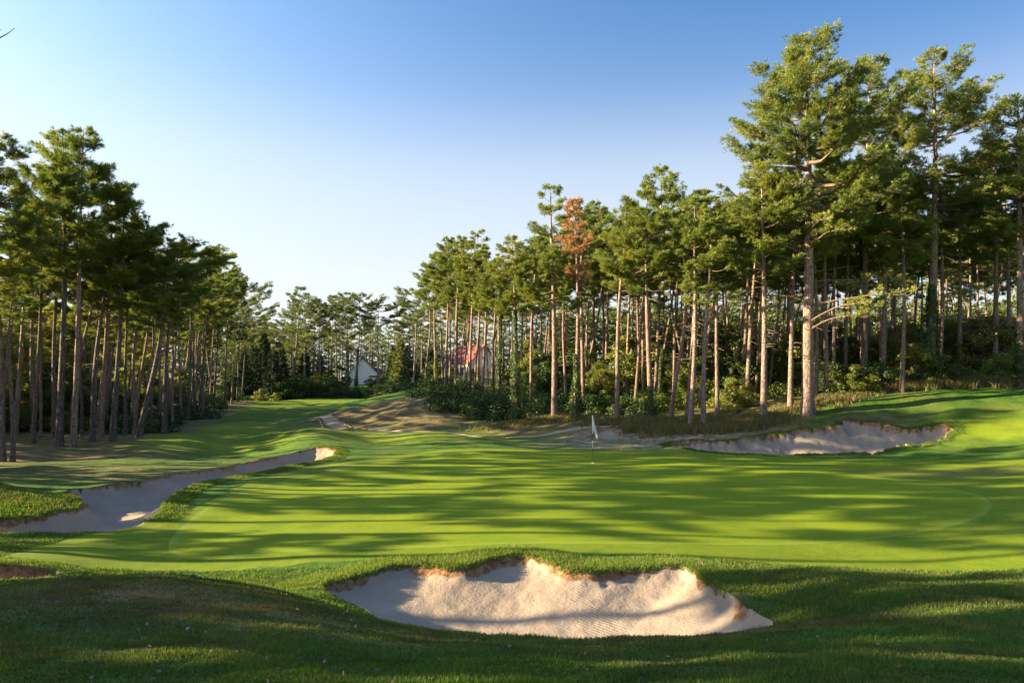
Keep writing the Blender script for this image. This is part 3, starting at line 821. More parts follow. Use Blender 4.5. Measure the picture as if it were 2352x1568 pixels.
def pine(seed, H=20., cb=.5, cw_=2.8, r0=.22, wob=.15, crook=0., density=1., nb=34, flat=0., up=.25, stub=10, needle='needle', kscale=1., bark='bark', profile='round', limbs=0, tl=.30):
    r = np.random.default_rng(seed)
    t = np.linspace(0, 1, 26)
    ph = r.uniform(0, 6.3, 4)
    def spine(t):
        t = np.asarray(t)
        e = t * (1 - t) * 4
        x = wob * (np.sin(t * 5 + ph[0]) - np.sin(ph[0]) * (1 - t)) * t ** .5 + crook * (np.sin(t * PI) ** 1.5)
        y = wob * (np.sin(t * 4.3 + ph[1]) - np.sin(ph[1]) * (1 - t)) * t ** .5
        return np.stack([x, y, t * H], -1)
    def rad(t):
        return r0 * ((1 - t) ** .75 * .93 + .05 + .35 * np.exp(-t * H / .45))
    tr = Geo()
    tr.tube(spine(t) - np.array([[0, 0, .35]]) * (t[:, None] == 0), rad(t), 11)
    br = Geo(); C = []; D = []; T = []
    def prof(q):
        if profile == 'round': return (math.sin(min(1, q * 1.5 + .22) * PI * .5) ** .8) * ((1 - q) ** .72 * 1.15 + .05)
        if profile == 'cone': return (1 - q) ** .8 + .08
        if profile == 'top': return .45 + .75 * math.sin(q * PI * .8) if q < .9 else .5
        return 1.
    nw = max(5, int(nb / 3.4)); az0 = r.uniform(0, 6.3)
    br_list = []
    for w_ in range(nw):
        qw = (w_ + r.uniform(-.25, .25)) / (nw - .5)
        for b_ in range(r.integers(2, 5) + (1 if qw > .5 else 0)):
            az0 += 2.4
            br_list.append((min(max(qw + r.normal(0, .018), 0), .97), az0 + r.uniform(-.4, .4)))
    for (q, az) in br_list:
        tt = cb + (1 - cb) * q
        p0 = spine(tt)
        L = cw_ * prof(q) * r.choice([r.uniform(.4, .75), r.uniform(.75, 1.05), r.uniform(.95, 1.3)])
        el = (-.10 + up * .6 + .55 * q ** 2.2 + r.normal(0, .12)) * (1 - flat)
        dv = np.array([math.cos(az), math.sin(az), 0])
        s = np.linspace(0, 1, 7)
        sag = -.18 * (1 - q)
        pts = p0 + dv * (s * L)[:, None] + np.array([0, 0, 1.]) * (L * (math.tan(el) * s + sag * np.sin(s * PI) + .20 * s ** 3))[:, None]
        over = pts[-1, 2] - (H - .15)
        if over > 0:
            pts[:, 2] -= over * s; pts[:, :2] = p0[:2] + (pts[:, :2] - p0[:2]) * .8
        pts[:, :2] += (r.normal(0, .05 * L, (7, 2)) * s[:, None])
        br.tube(pts, (.012 + .055 * r0 / .22 * (1 - q * .6) * L / 3) * (1 - s * .85), 5)
        bt = r.normal(0, .10)
        ns = max(5, int(8.5 * L * density ** .5))
        for j in range(ns):
            sj = r.uniform(.30, 1.0) ** .75
            pj = np.array([np.interp(sj, s, pts[:, c]) for c in range(3)])
            side = 1 if j % 2 else -1
            a2 = az + side * r.uniform(.35, 1.15)
            l2 = min((.22 + .5 * (1 - sj)) * L * r.uniform(.4, .9) + .2, 1.5)
            d2 = np.array([math.cos(a2), math.sin(a2), r.uniform(.02, .26)])
            if l2 > .45: br.tube(np.stack([pj, pj + d2 * l2 * .5 + [0, 0, -.02], pj + d2 * l2]), [.014, .010, .005], 3, False)
            nt = max(3, int(l2 * 8.5 * density))
            st = r.uniform(.12, 1, nt)
            cc = pj + d2 * (l2 * st)[:, None] + r.normal(0, .085, (nt, 3)) * np.array([1, 1, .95])
            cc[:, 2] += .10 * st * l2
            C.append(cc); D.append(np.tile(d2 * .8 + np.array([0, 0, .62]), (nt, 1))); T.append(np.full(nt, .45 + bt + r.normal(0, .08)) + r.normal(0, .08, nt))
        nt = int(6 * density) + 2
        st = r.uniform(.8, 1.02, nt)
        cc = np.stack([np.interp(st, s, pts[:, c]) for c in range(3)], 1) + r.normal(0, .08, (nt, 3))
        C.append(cc); D.append(np.tile(dv + np.array([0, 0, .8]), (nt, 1))); T.append(np.full(nt, .6 + bt))
    # bare limbs and dead stubs under the crown
    for i in range(stub):
        tt = r.uniform(.12 + .2 * cb, cb)
        p0 = spine(tt); az = r.uniform(0, 6.3); L = r.uniform(.25, 1.5)
        dv = np.array([math.cos(az), math.sin(az), r.uniform(-.25, .3)])
        pts = p0 + dv * np.linspace(0, L, 4)[:, None] + np.array([[0, 0, 0], [0, 0, .02], [0, 0, -.03], [0, 0, -.08]]) * L
        tr.tube(pts, [.03, .022, .015, .006], 4, False)
    for i in range(16):
        tt = cb + r.uniform(-.16, .10); p0 = spine(tt); az = r.uniform(0, 6.3); L = r.uniform(.6, 2.0) * cw_ / 3
        dv = np.array([math.cos(az), math.sin(az), r.uniform(-.3, .1)])
        e1 = p0 + dv * L * .55 + [0, 0, -.03]; e2 = p0 + dv * L + r.normal(0, .12, 3)
        br.tube(np.stack([p0, e1, e2]), [.022, .014, .005], 3, False)
        br.tube(np.stack([e1, e1 + dv * L * .35 + r.normal(0, .22, 3)]), [.010, .004], 3, False)
    for i in range(limbs):
        tt = cb * (.45 + .6 * (i + .5) / limbs)
        p0 = spine(tt); az = r.uniform(0, 6.3); L = cw_ * r.uniform(.5, 1.05)
        dv = np.array([math.cos(az), math.sin(az), 0])
        s = np.linspace(0, 1, 8)
        pts = p0 + dv * (s * L)[:, None] + np.array([0, 0, 1.]) * (L * (.55 * s - .42 * s ** 2.2) * r.uniform(.2, 1))[:, None]
        pts[:, :2] += r.normal(0, .035 * L, (8, 2)) * s[:, None]
        br.tube(pts, .058 * (1 - s * .85), 6)
        for j in range(9):
            sj = r.uniform(.5, 1.0)
            pj = np.array([np.interp(sj, s, pts[:, c]) for c in range(3)])
            a2 = az + r.uniform(-1, 1); l2 = r.uniform(.4, 1.3)
            d2 = np.array([math.cos(a2), math.sin(a2), r.uniform(-.15, .4)])
            br.tube(np.stack([pj, pj + d2 * l2]), [.014, .006], 3, False)
            nt = int(l2 * 6); st = r.uniform(.3, 1.05, nt)
            C.append(pj + d2 * (l2 * st)[:, None] + r.normal(0, .08, (nt, 3))); D.append(np.tile(d2 + [0, 0, .4], (nt, 1))); T.append(np.full(nt, .7))
    C = np.vstack(C); D = np.vstack(D); T = np.concatenate(T)
    D /= np.linalg.norm(D, axis=1)[:, None]
    v, q, tt = needle_tris(C, D, T, int(16 * kscale), tl, tl * .090, .46, r)
    H = float(np.percentile(v[:, 2], 99.98))
    return (tr.mesh('pine_trunk', [M[bark]], True), join_crown('pine_crown', v, q, tt, br, M[needle]), H, r0)

PINES = {
 's0': pine(11, cb=.60, cw_=2.6, nb=34, stub=18, wob=.30), 's1': pine(12, cb=.66, stub=16, cw_=2.45, wob=.38, nb=36), 's2': pine(13, cb=.60, stub=18, wob=.26, cw_=2.7, nb=42), 's3': pine(14, cb=.70, stub=16, cw_=2.3, nb=32, wob=.5),
 's4': pine(15, cb=.68, stub=14, cw_=2.4, nb=28, density=.8, wob=.6),
 'm0': pine(21, cb=.54, cw_=3.0, stub=16, nb=46, r0=.26, density=1.1), 'm1': pine(22, cb=.56, cw_=3.2, stub=16, nb=44, r0=.26, density=1.1),
 'flat': pine(31, cb=.72, cw_=3.8, nb=22, flat=.35, profile='top', stub=14), 'crook': pine(32, cb=.55, cw_=3.3, crook=-1.3, nb=34, r0=.26, profile='top'),
 'sbend': pine(33, cb=.55, cw_=2.6, crook=.55, wob=.3), 'spire': pine(34, cb=.45, cw_=2.9, nb=40, profile='cone', up=.35, r0=.28),
 'big0': pine(41, H=25, cb=.46, cw_=6.2, r0=.47, nb=76, density=1.1, stub=14, limbs=13, up=.3, tl=.24),
 'big1': pine(42, H=24, cb=.52, cw_=4.7, r0=.38, nb=62, density=1.1, stub=10, limbs=6, up=.35, tl=.24),
 'brown': pine(51, cb=.62, cw_=1.6, nb=50, density=.65, needle='needle_brown', profile='round', up=.7),
 'young': pine(61, H=9, cb=.06, cw_=2.6, r0=.12, nb=46, density=1.0, needle='needle_young', profile='cone', stub=0),
 'f0': pine(71, cb=.56, cw_=3.4, nb=34, density=.62, kscale=.9, needle='needle_far', tl=.34), 'f1': pine(72, cb=.6, cw_=3.6, nb=30, density=.62, kscale=.9, needle='needle_far', profile='top', tl=.34),
 'f2': pine(73, cb=.42, cw_=3.4, nb=42, density=.6, kscale=.9, needle='needle_far', tl=.34),
 'fflat': pine(74, cb=.76, cw_=4.6, nb=18, flat=.6, density=.8, profile='top', needle='needle_far', tl=.3),
}

def fir(seed, H=14., w=3.2, needle='needle_dark'):
    r = np.random.default_rng(seed)
    tr = Geo(); tr.tube([(0, 0, -.3), (0, 0, H * .5), (0, 0, H)], [.22, .13, .02], 8)
    br = Geo(); C = []; D = []; T = []
    nb = 90
    for i in range(nb):
        q = i / nb
        z0 = H * (.03 + .95 * q); L = w * (1 - q) ** .85 * r.uniform(.75, 1.1) + .2
        az = i * 2.4 + r.uniform(-.3, .3)
        dv = np.array([math.cos(az), math.sin(az), 0])
        s = np.linspace(0, 1, 5)
        pts = np.array([0, 0, z0]) + dv * (s * L)[:, None] + np.array([0, 0, 1.]) * (L * (-.28 * s + .16 * s ** 2))[:, None]
        br.tube(pts, .03 * (1 - s * .8), 3, False)
        nt = int(L * 12) + 3
        st = r.uniform(.15, 1, nt)
        sp = r.normal(0, .30, nt) * (1.1 - st) * L * .5
        cc = np.stack([np.interp(st, s, pts[:, c]) for c in range(3)], 1)
        cc += np.stack([-dv[1] * sp, dv[0] * sp, r.normal(-.05, .1, nt)], 1)
        C.append(cc); D.append(np.tile(dv + [0, 0, -.25], (nt, 1))); T.append(r.normal(.45, .15, nt))
    v, q, tt = needle_tris(np.vstack(C), np.vstack(D), np.concatenate(T), 7, .42, .12, .6, r)
    return (tr.mesh('fir_trunk', [M['bark_grey_and_shaded']], True), join_crown('fir_crown', v, q, tt, br, M[needle]), H, .22)
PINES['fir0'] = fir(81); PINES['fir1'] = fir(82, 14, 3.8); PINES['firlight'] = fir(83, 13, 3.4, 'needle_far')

def leaf_quads(C, Nn, tint, size, r):
    n = len(C)
    a = np.cross(Nn, r.normal(0, 1, (n, 3))); a /= np.linalg.norm(a, axis=1)[:, None] + 1e-6
    b = np.cross(Nn, a)
    s = size * r.uniform(.6, 1.3, (n, 1))
    v = np.stack([C - a * s, C + b * s * .5 - a * s * .1, C + a * s, C - b * s * .5 - a * s * .1], 1).reshape(-1, 3)
    q = np.arange(n)[:, None] * 4 + np.array([[0, 1, 2, 3]])
    return v, q, np.clip(np.repeat(tint, 4), 0, 1)

def broadleaf(seed, H=6., w=2.4, leaf='leaf', n=9000, size=.09, trunk=True, base=.12):
    r = np.random.default_rng(seed)
    tr = Geo(); br = Geo()
    tr.tube([(0, 0, -.2), (r.normal(0, .1), r.normal(0, .1), H * .3), (r.normal(0, .2), r.normal(0, .2), H * .62)], [.09, .07, .03], 7)
    C = []; Nn = []; T = []
    ncl = 46
    for i in range(ncl):
        q = r.uniform(base, 1)
        rr = w * math.sin(min(1, (q - base) / (1 - base) * .9 + .12) * PI) ** .6 * r.uniform(.35, 1.0)
        az = r.uniform(0, 6.3)
        c = np.array([math.cos(az) * rr, math.sin(az) * rr, q * H * .93])
        st = np.array([0, 0, c[2] * .55])
        br.tube(np.stack([st, (st + c) / 2 + [0, 0, .12], c]), [.028, .018, .006], 4, False)
        m = n // ncl
        rad = r.uniform(.35, .8) * w / 2.4
        d = r.normal(0, 1, (m, 3)); d /= np.linalg.norm(d, axis=1)[:, None]
        p = c + d * (rad * r.random((m, 1)) ** .4) * np.array([1.15, 1.15, .75])
        C.append(p); Nn.append(d + np.array([0, 0, .5]) + r.normal(0, .7, (m, 3))); T.append(np.clip(r.normal(.45, .13) + r.normal(0, .18, m), 0, 1))
    C = np.vstack(C); Nn = np.vstack(Nn); Nn /= np.linalg.norm(Nn, axis=1)[:, None]
    k = C[:, 2] > .02
    v, q, tt = leaf_quads(C[k], Nn[k], np.concatenate(T)[k], size, r)
    return (tr.mesh('shrub_stem', [M['bark_grey_and_shaded']], True), join_crown('shrub_foliage', v, q, tt, br, M[leaf]), H, .09)
BUSH = {'b0': broadleaf(1), 'b1': broadleaf(2, 6, 2.9, 'leaf_autumn', 8000, .11), 'b2': broadleaf(3, 3, 1.9, 'leaf', 7000, .08, base=.02), 'b3': broadleaf(4, 3, 2.1, 'leaf_dark', 7000, .08, base=.02),
        'b4': broadleaf(5, 7, 2.6, 'leaf_dark', 9000, .12), 'b5': broadleaf(6, 2.4, 1.6, 'leaf_light', 6000, .07, base=.02), 'b6': broadleaf(7, 7.5, 2.8, 'leaf', 10000, .12)}

def ivy(seed, H=6., rad=.33, n=2600):
    r = np.random.default_rng(seed)
    z = H * r.random(n) ** 1.15; a = r.uniform(0, 6.3, n)
    th = rad * (1.25 - .75 * z / H) * (1 + .35 * np.sin(a * 2 + z * 1.3)) * r.uniform(.75, 1.25, n)
    C = np.stack([np.cos(a) * th, np.sin(a) * th, z], 1)
    Nn = np.stack([np.cos(a), np.sin(a), .3 + 0 * a], 1) + r.normal(0, .5, (n, 3)); Nn /= np.linalg.norm(Nn, axis=1)[:, None]
    v, q, tt = leaf_quads(C, Nn, np.clip(r.normal(.5, .2, n), 0, 1), .085, r)
    return mesh_np('ivy', v, [q], [M['leaf_dark'] if seed % 2 else M['leaf']], None, False, dict(tint=tt))
IVY = [ivy(1), ivy(2), ivy(3, 6, .5, 4000)]

rnd = random.Random(3)
def place_pine(x, y, H, kind='s0', r=None, lean=(0, 0), rz=None, label='', cat='pine tree', group=None, iv=None, wx=1.0, name='pine_tree'):
    tm, cm, H0, r0 = PINES[kind]
    s = H / H0
    root = bpy.data.objects.new(name, None); COL.objects.link(root)
    root.empty_display_size = .5
    root.location = (x, y, gz(x, y))
    rz = rnd.uniform(0, 6.28) if rz is None else rz
    # lean: horizontal offset of the top
    axis_v = Vector((lean[0], lean[1], H)).normalized()
    q = Vector((0, 0, 1)).rotation_difference(axis_v)
    root.rotation_euler = (q.to_matrix().to_4x4() @ Matrix.Rotation(rz, 4, 'Z')).to_euler()
    sxy = (.35 + .65 * s) * wx
    root.scale = (sxy, sxy, s)
    tag(root, label, cat, group)
    for nm, me in (('trunk', tm), ('crown', cm)):
        c = link(nm, me, root)
        if nm == 'trunk' and r is not None and kind not in ('crook', 'sbend'):
            f = min(1.5, max(.5, .84 * r / (r0 * sxy))); c.scale = (f, f, 1)
    if iv:
        k, hh = iv
        c = link('ivy', IVY[k], root); kk = (r or .22) / (.40 if k == 2 else .24) * .95; c.scale = (kk / sxy, kk / sxy, hh / 6 / s)
    return root

def T(pxb, d, pxt, pyt, r, kind, label, iv=None, group='pines', wx=1.0, name='pine_tree', cat='pine tree', rz=None):
    xb = P(pxb, 886, d)[0]
    zb = gz(xb, d)
    xt, _, _ = P(pxt, pyt, d)
    zt = P(pxt, pyt + (10 if kind.startswith('big') else -10), d - .8)[2]
    return place_pine(xb, d, zt - zb, kind, r, (xt - xb, rnd.uniform(-.3, .3)), rz, label, cat, group, iv, wx, name)

# ---------------------------------------------------------------- right-hand wood, front and second rows
GR = 'pines standing along the edge of the right-hand wood'
RW = [
 (1494,49,1482,428,.24,'m0','straight pale pine, left one of the close pair nearest the dry grass',(0,2.5)),
 (1503,57,1524,384,.24,'m1','tall pine leaning right behind the close pair, with the highest flat top of its clump',None),
 (1541,50,1572,520,.20,'s3','slim pine leaning right, standing just right of the close pair',None),
 (1577,50,1612,440,.20,'s1','slim pine leaning right behind the pine with the swept foot',None),
 (1584,46,1606,455,.24,'sbend','pine whose foot sweeps out to the left above the dry grass',None),
 (1614,46,1628,452,.23,'s0','reddish straight pine right of the pine with the swept foot',None),
 (1646,48,1657,470,.19,'s2','slender sunlit pine with a slightly kinked trunk above the sand',None),
 (1658,54,1792,548,.25,'s4','steeply leaning pine, the most tilted of the front row',None),
 (1700,53,1740,452,.20,'s1','slim pine leaning right, left of the twin beside the dark straight pine',None),
 (1714,52,1744,405,.22,'m0','taller pine leaning right, close beside the dark straight pine',None),
 (1738,54,1752,452,.17,'s3','thin pine squeezed against the left side of the dark straight pine',None),
 (1752,45,1757,372,.27,'m1','dark straight pine at the left end of the right bank',None),
 (1776,62,1802,520,.17,'s3','thin pine half hidden between the dark pine and the giant pine',None),
 (1784,60,1884,592,.17,'s4','thin pine tilted far to the right behind the giant pine',None),
 (1802,55,1806,400,.23,'s2','straight pine left of the sunlit pair before the giant pine',None),
 (1814,47,1822,385,.23,'m0','bright orange-lit straight pine next left of the giant pine',None),
 (1854,45,1849,64,.5,'big0','giant broad-crowned pine with a very thick trunk and long bare limbs',None),
 (1873,50,1878,400,.19,'s0','slim pine standing close against the right side of the giant pine',None),
 (1878,56,2000,560,.19,'s4','thin pine slanting right across the trunks behind the giant pine',None),
 (1897,50,1905,360,.22,'s2','straight reddish pine second to the right of the giant pine',None),
 (1900,62,1934,560,.17,'s3','thin tilted pine behind the reddish pine right of the giant',None),
 (1942,54,1950,370,.20,'s1','slim pine rising from low bushes midway between giant and thick pine',None),
 (1982,53,2000,112,.36,'big1','thick tall pine with bright trunk right of the giant pine',None),
 (1998,62,2012,420,.18,'s3','thin pine leaning right behind the thick bright-trunked pine',(1,4)),
 (2028,50,2032,330,.24,'m0','straight pine beside dark ivy gap on the right bank',None),
 (2038,57,2036,400,.18,'s1','thin shaded pine right behind the pine at the dark ivy gap',None),
 (2072,48,2078,420,.20,'s2','slim pine growing at the very edge of the grass bank',None),
 (2136,50,2150,94,.42,'big1','second tallest pine, thick trunk wrapped in ivy on the right bank',(2,7.5)),
 (2154,52,2182,380,.23,'s0','pine leaning right beside the ivy-wrapped tall pine',None),
 (2202,54,2212,400,.24,'m1','straight pine left of the turning broadleaf tree',(1,3.5)),
 (2228,62,2222,450,.16,'s3','thin pine against open sky above the turning broadleaf tree',None),
 (2240,64,2240,470,.16,'s1','thinner of the pines against open sky above the broadleaf tree',None),
 (2284,54,2284,330,.28,'m0','dark thick pine rising behind the turning broadleaf tree',None),
 (2318,55,2312,350,.22,'s2','pine with an ivy foot near the right edge of the photo',(1,5)),
 (2346,48,2330,200,.32,'big1','tall pine at the right edge of the photo above the bushes',(0,4)),
 (2420,50,2410,260,.28,'m1','pine just beyond the right edge of the view',None),
 (2470,47,2480,240,.28,'m0','last pine beyond the right edge of the view',None),
]
for a in RW:
    T(*a, group=GR)
CW = [
 (949,122,957,670,.26,'f1','pine standing over the brown mound with a wide rounded crown',None),
 (977,100,983,640,.22,'s3','pale slim pine at the top right corner of the brown mound',None),
 (1001,88,1003,585,.20,'s2','leftmost tall pine of the right-hand wood edge',(1,5)),
 (1023,82,1030,548,.24,'m0','tall dense pine left of the red-roofed house',None),
 (1033,90,1040,560,.20,'s1','thin pine tight behind the dense pine at the red roof corner',None),
 (1047,78,1056,548,.30,'m1','thick dark pine in front of the red roof',None),
 (1066,92,1078,640,.15,'s4','thin leaning pine crossing the middle of the red roof',None),
 (1079,74,1082,560,.22,'s0','pale straight pine before the right part of the red roof',None),
 (1090,80,1092,600,.18,'s3','slim pine right beside the pale pine on the red roof',None),
 (1098,84,1099,534,.22,'spire','pine with pointed top above the red-roofed house',None),
 (1108,72,1114,580,.20,'s2','pine in front of the cream gable of the red-roofed house',None),
 (1131,66,1138,600,.20,'s1','grey pine right of the red-roofed house',(1,3)),
 (1147,68,1150,590,.24,'m0','pine swathed in dark ivy from foot to crown',(2,12)),
 (1186,56,1180,545,.25,'m1','forked ivy-clad pine above the dark brambles',(2,9)),
 (1200,72,1202,570,.20,'s0','dark pine just right of the forked ivy-clad pine',None),
 (1219,60,1233,545,.20,'s2','pale slim pine rising from the brambles right of the forked pine',None),
 (1227,72,1235,580,.17,'s3','thin pine doubled behind the pale pine in the brambles',None),
 (1243,72,1248,540,.18,'s1','slim straight pine left of the tall spire-topped pine',None),
 (1262,66,1274,570,.22,'s2','ivy-covered pine next left of the tall spire-topped pine',(2,7)),
 (1273,54,1268,424,.30,'spire','tall spire-topped pine with a wavy trunk in the middle of the wood',None),
 (1297,68,1296,500,.17,'s4','thin pine between the spire-topped pine and the brown one',None),
 (1298,62,1312,570,.18,'s3','slim pine leaning right with small crown before the brown pine',None),
 (1323,53,1323,458,.25,'brown','dying pine with orange-brown needles and ivy at its foot',(0,5)),
 (1339,57,1338,480,.23,'m0','reddish pine close beside the dying brown pine',None),
 (1348,65,1350,500,.17,'s1','thin pine behind the reddish pine next to the brown one',None),
 (1362,68,1368,466,.24,'m1','dark full-crowned pine right of the dying brown pine',(1,6)),
 (1384,72,1386,480,.20,'s0','left of two dark pines with bare trunks right of the brown pine',None),
 (1390,76,1393,490,.20,'s2','right of two dark pines with bare trunks right of the brown pine',None),
 (1415,50,1441,472,.23,'s2','long bare pine leaning right just behind the flag',None),
 (1437,62,1448,500,.19,'s3','thin pine behind the long bare leaning pine by the flag',None),
 (1457,66,1463,520,.20,'s0','shaded pine left of the close pair near the flag',None),
 (1468,70,1476,480,.18,'s1','second shaded pine left of the close pair',None),
 (1476,60,1482,510,.16,'s3','thin pine brushing the left side of the close pair',None),
]
for a in CW:
    T(*a, group=GR)

rq = random.Random(12)
for k in range(20):
    px = 1440 + 700 * (k + rq.random()) / 20
    d = rq.uniform(51, 60)
    ln = rq.choice([0.3, .8, 1.6, 2.6, 3.6])
    where = 'behind the pines with leaning trunks' if px < 1720 else ('around the giant pine' if px < 1960 else 'left of the ivy-wrapped tall pine')
    place_pine(P(px, 886, d)[0], d, rq.uniform(13.5, 16.5), rq.choice(['s3', 's4', 's1']), rq.uniform(.13, .19), (ln, rq.gauss(0, .4)), None,
               'slender pine of the second row, ' + where, 'pine tree', 'second-row slender pines ' + where)
# deep in the right-hand wood
def edge_d(px): return float(np.interp(px, [960, 1000, 1200, 1400, 1600, 1850, 2000, 2352, 2600], [125, 90, 66, 58, 53, 53, 55, 56, 56]))
rw = random.Random(77)
marks = [(1000, 1130, 'behind the red-roofed house'), (1130, 1260, 'behind the forked ivy-clad pine'), (1260, 1400, 'behind the dying brown pine'), (1400, 1560, 'behind the close pale pair'),
         (1560, 1700, 'behind the pines with leaning trunks'), (1700, 1840, 'left of and behind the giant pine'), (1840, 2000, 'right of and behind the giant pine'),
         (2000, 2150, 'behind the ivy-wrapped tall pine'), (2150, 2600, 'behind the turning broadleaf tree')]
for k in range(100):
    px = 1005 + (k + rw.random()) / 100 * 1500
    d = edge_d(px) + 4 + 34 * rw.random() ** 1.1
    x = P(px, 886, d)[0]
    H = rw.uniform(14.5, 18) - (1.5 if px < 1250 else 0)
    kind = rw.choice(['s1', 's3', 's4', 's3', 's4', 's1', 's0'])
    where = next((w for a, b, w in marks if a <= px < b), 'behind the turning broadleaf tree')
    place_pine(x, d, H, kind, rw.uniform(.12, .22), (rw.gauss(.3, 1.1), rw.gauss(0, .3)), None,
               'slim shaded pine deep in the wood, ' + where, 'pine tree', 'slim pines deep in the wood ' + where,
               (rw.choice([0, 1]), rw.uniform(3, 8)) if rw.random() < .25 else None)

# ---------------------------------------------------------------- left-hand wood
GL = 'pines standing along the edge of the left-hand wood'
LW = [
 (12,34,6,300,.24,'m0','dark pine at the left edge of the photo, foot in brown needles',None),
 (37,34,46,600,.16,'s4','thin crooked pine second from the left edge, standing nearest',None),
 (82,44,108,480,.20,'s2','pale leaning pine left of the dark thick one',None),
 (98,48,114,520,.14,'s3','thin pine close right of the pale leaning one on the left',None),
 (129,47,137,470,.22,'s1','pine half hidden behind the dark thick trunk on the left',None),
 (142,42,146,294,.30,'m1','thick dark straight pine, tallest of the left wood with a forked-looking top',None),
 (174,42,198,290,.26,'m0','tall grey pine just right of the dark thick trunk',None),
 (192,50,205,560,.15,'s3','thin short-crowned pine behind the tall grey pine',None),
 (217,45,248,500,.26,'s0','leaning pine with a bright left edge, first of a close pair',None),
 (236,48,262,520,.24,'s2','shaded leaning pine, second of the close pair on the left',None),
 (263,44,292,440,.27,'m1','leaning pine with sunlit edge and wide flat-topped crown',None),
 (292,50,300,520,.17,'s1','slim dark pine left of the crooked fork',None),
 (312,50,338,560,.19,'s4','thin pine leaning into the crooked pine',None),
 (323,46,388,545,.28,'crook','crooked forked pine bent strongly to the right',None),
 (381,48,398,560,.24,'s0','straight pink-barked pine standing alone at the fairway edge',None),
 (418,66,418,560,.19,'s2','slim pine behind the lone pink-barked pine',None),
 (434,72,436,590,.22,'s1','straight grey pine at the fairway edge, beyond the pink-barked one',None),
 (459,78,486,575,.23,'m0','right-leaning pine by the far fairway mound',None),
 (468,82,480,640,.18,'s3','thin upright pine crossing the right-leaning one',None),
 (492,92,506,585,.24,'m1','sunlit-edged pine above the lit fairway hump',None),
 (518,104,526,608,.22,'s0','pine with a ragged crown hanging out to the right',None),
 (533,110,544,640,.20,'f1','grey pine near the far end of the left wood',None),
 (545,116,556,672,.20,'f0','last tall pine at the far end of the left wood',None),
 (556,124,570,692,.18,'f1','small pine beyond the last tall one of the left wood',None),
 (400,62,372,575,.17,'s3','thin pine between the crooked pine and the lone pink one',None),
 (350,58,352,590,.17,'s1','thin shaded pine behind the crooked forked pine',None),
 (448,86,452,630,.17,'s3','thin dark pine between the grey pine and the leaning one',None),
 (477,98,496,640,.17,'s1','thin pine before the ragged-crowned one',None),
]
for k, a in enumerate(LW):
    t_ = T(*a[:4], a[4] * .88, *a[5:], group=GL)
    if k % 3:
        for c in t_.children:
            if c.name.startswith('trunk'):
                c.material_slots[0].link = 'OBJECT'; c.material_slots[0].material = M['bark_grey_and_shaded']  # darker grey puts the left wood's shade into these trunks' colour
rl = random.Random(5)
for k in range(34):
    d = 46 + 80 * (k + rl.random()) / 34
    x = float(np.interp(d, [44, 50, 75, 110, 130], [-25, -27, -35, -46, -54])) - 1.5 - 9 * rl.random()
    u = x / d * FPX + 1176
    w = 'behind the dark thick trunk' if u < 200 else ('behind the crooked forked pine' if u < 400 else 'near the far end of the fairway')
    place_pine(x, d, rl.uniform(14, 17.5), rl.choice(['s0', 's1', 's2', 's3', 's4', 'm0', 'm1']), rl.uniform(.15, .24), (rl.gauss(.5, .8), 0), None,
               'slim shaded pine in the left wood, ' + w, 'pine tree', 'slim pines in the left wood ' + w)
# the strip goes on past the left edge of the view: these throw the long shadows
rs = random.Random(21)
for k, (x, y, H, kind) in enumerate([(-27.5, 31, 17, 's0'), (-30, 27, 17.5, 's2'), (-26.5, 24.5, 16.5, 's3'), (-31, 22, 17, 'm0'), (-27, 19.5, 17, 's3'), (-30.5, 16.5, 17, 's4'),
                               (-26, 14.6, 17, 's3'), (-29, 11.5, 17.5, 's3'), (-26.5, 10.4, 15, 'm0'), (-30, 9.0, 16, 'm1'), (-28, 6.5, 17, 'm1'), (-24.5, 4.5, 15, 'm0'), (-29, 2, 17, 'm1'), (-24, 0, 16, 's0'),
                               (-34, 29, 16, 's1'), (-35, 22, 16, 's3'), (-33, 7, 15, 'm0'), (-33, 35, 17, 's1'), (-31, 38, 17, 's2'), (-37, 41, 16, 's0'), (-36, 25, 16.5, 's4'), (-34, 17.8, 16, 's0'), (-40, 32, 15, 's0'), (-39, 20.5, 15, 's1'), (-42, 27, 15, 's2'), (-38, 36, 16, 's3'), (-28, -5, 16, 's1'), (-24, -9, 16, 'm0')]):
    place_pine(x, y, H, kind, .22, (rs.gauss(0, .6), rs.gauss(0, .4)), None, 'pine of the left wood standing beyond the left edge of the view', 'pine tree', 'pines beyond the left edge of the view')
for k, (x, y, H) in enumerate([(-22, 6.5, 8), (-21.5, 4, 8), (-24, 1.5, 9), (-21, 1, 8), (-22.5, -2, 8), (-23, 8.2, 6.5), (-27, 15.5, 7.5), (-28, 20.5, 8), (-26, 28.5, 7), (-29, 24.3, 8), (-25, 12.9, 4.5)]):
    place_pine(x, y, H, 'young', .12, (0, 0), None, 'bushy young pine standing beyond the left edge of the view', 'pine tree', 'young pines beyond the left edge of the view')

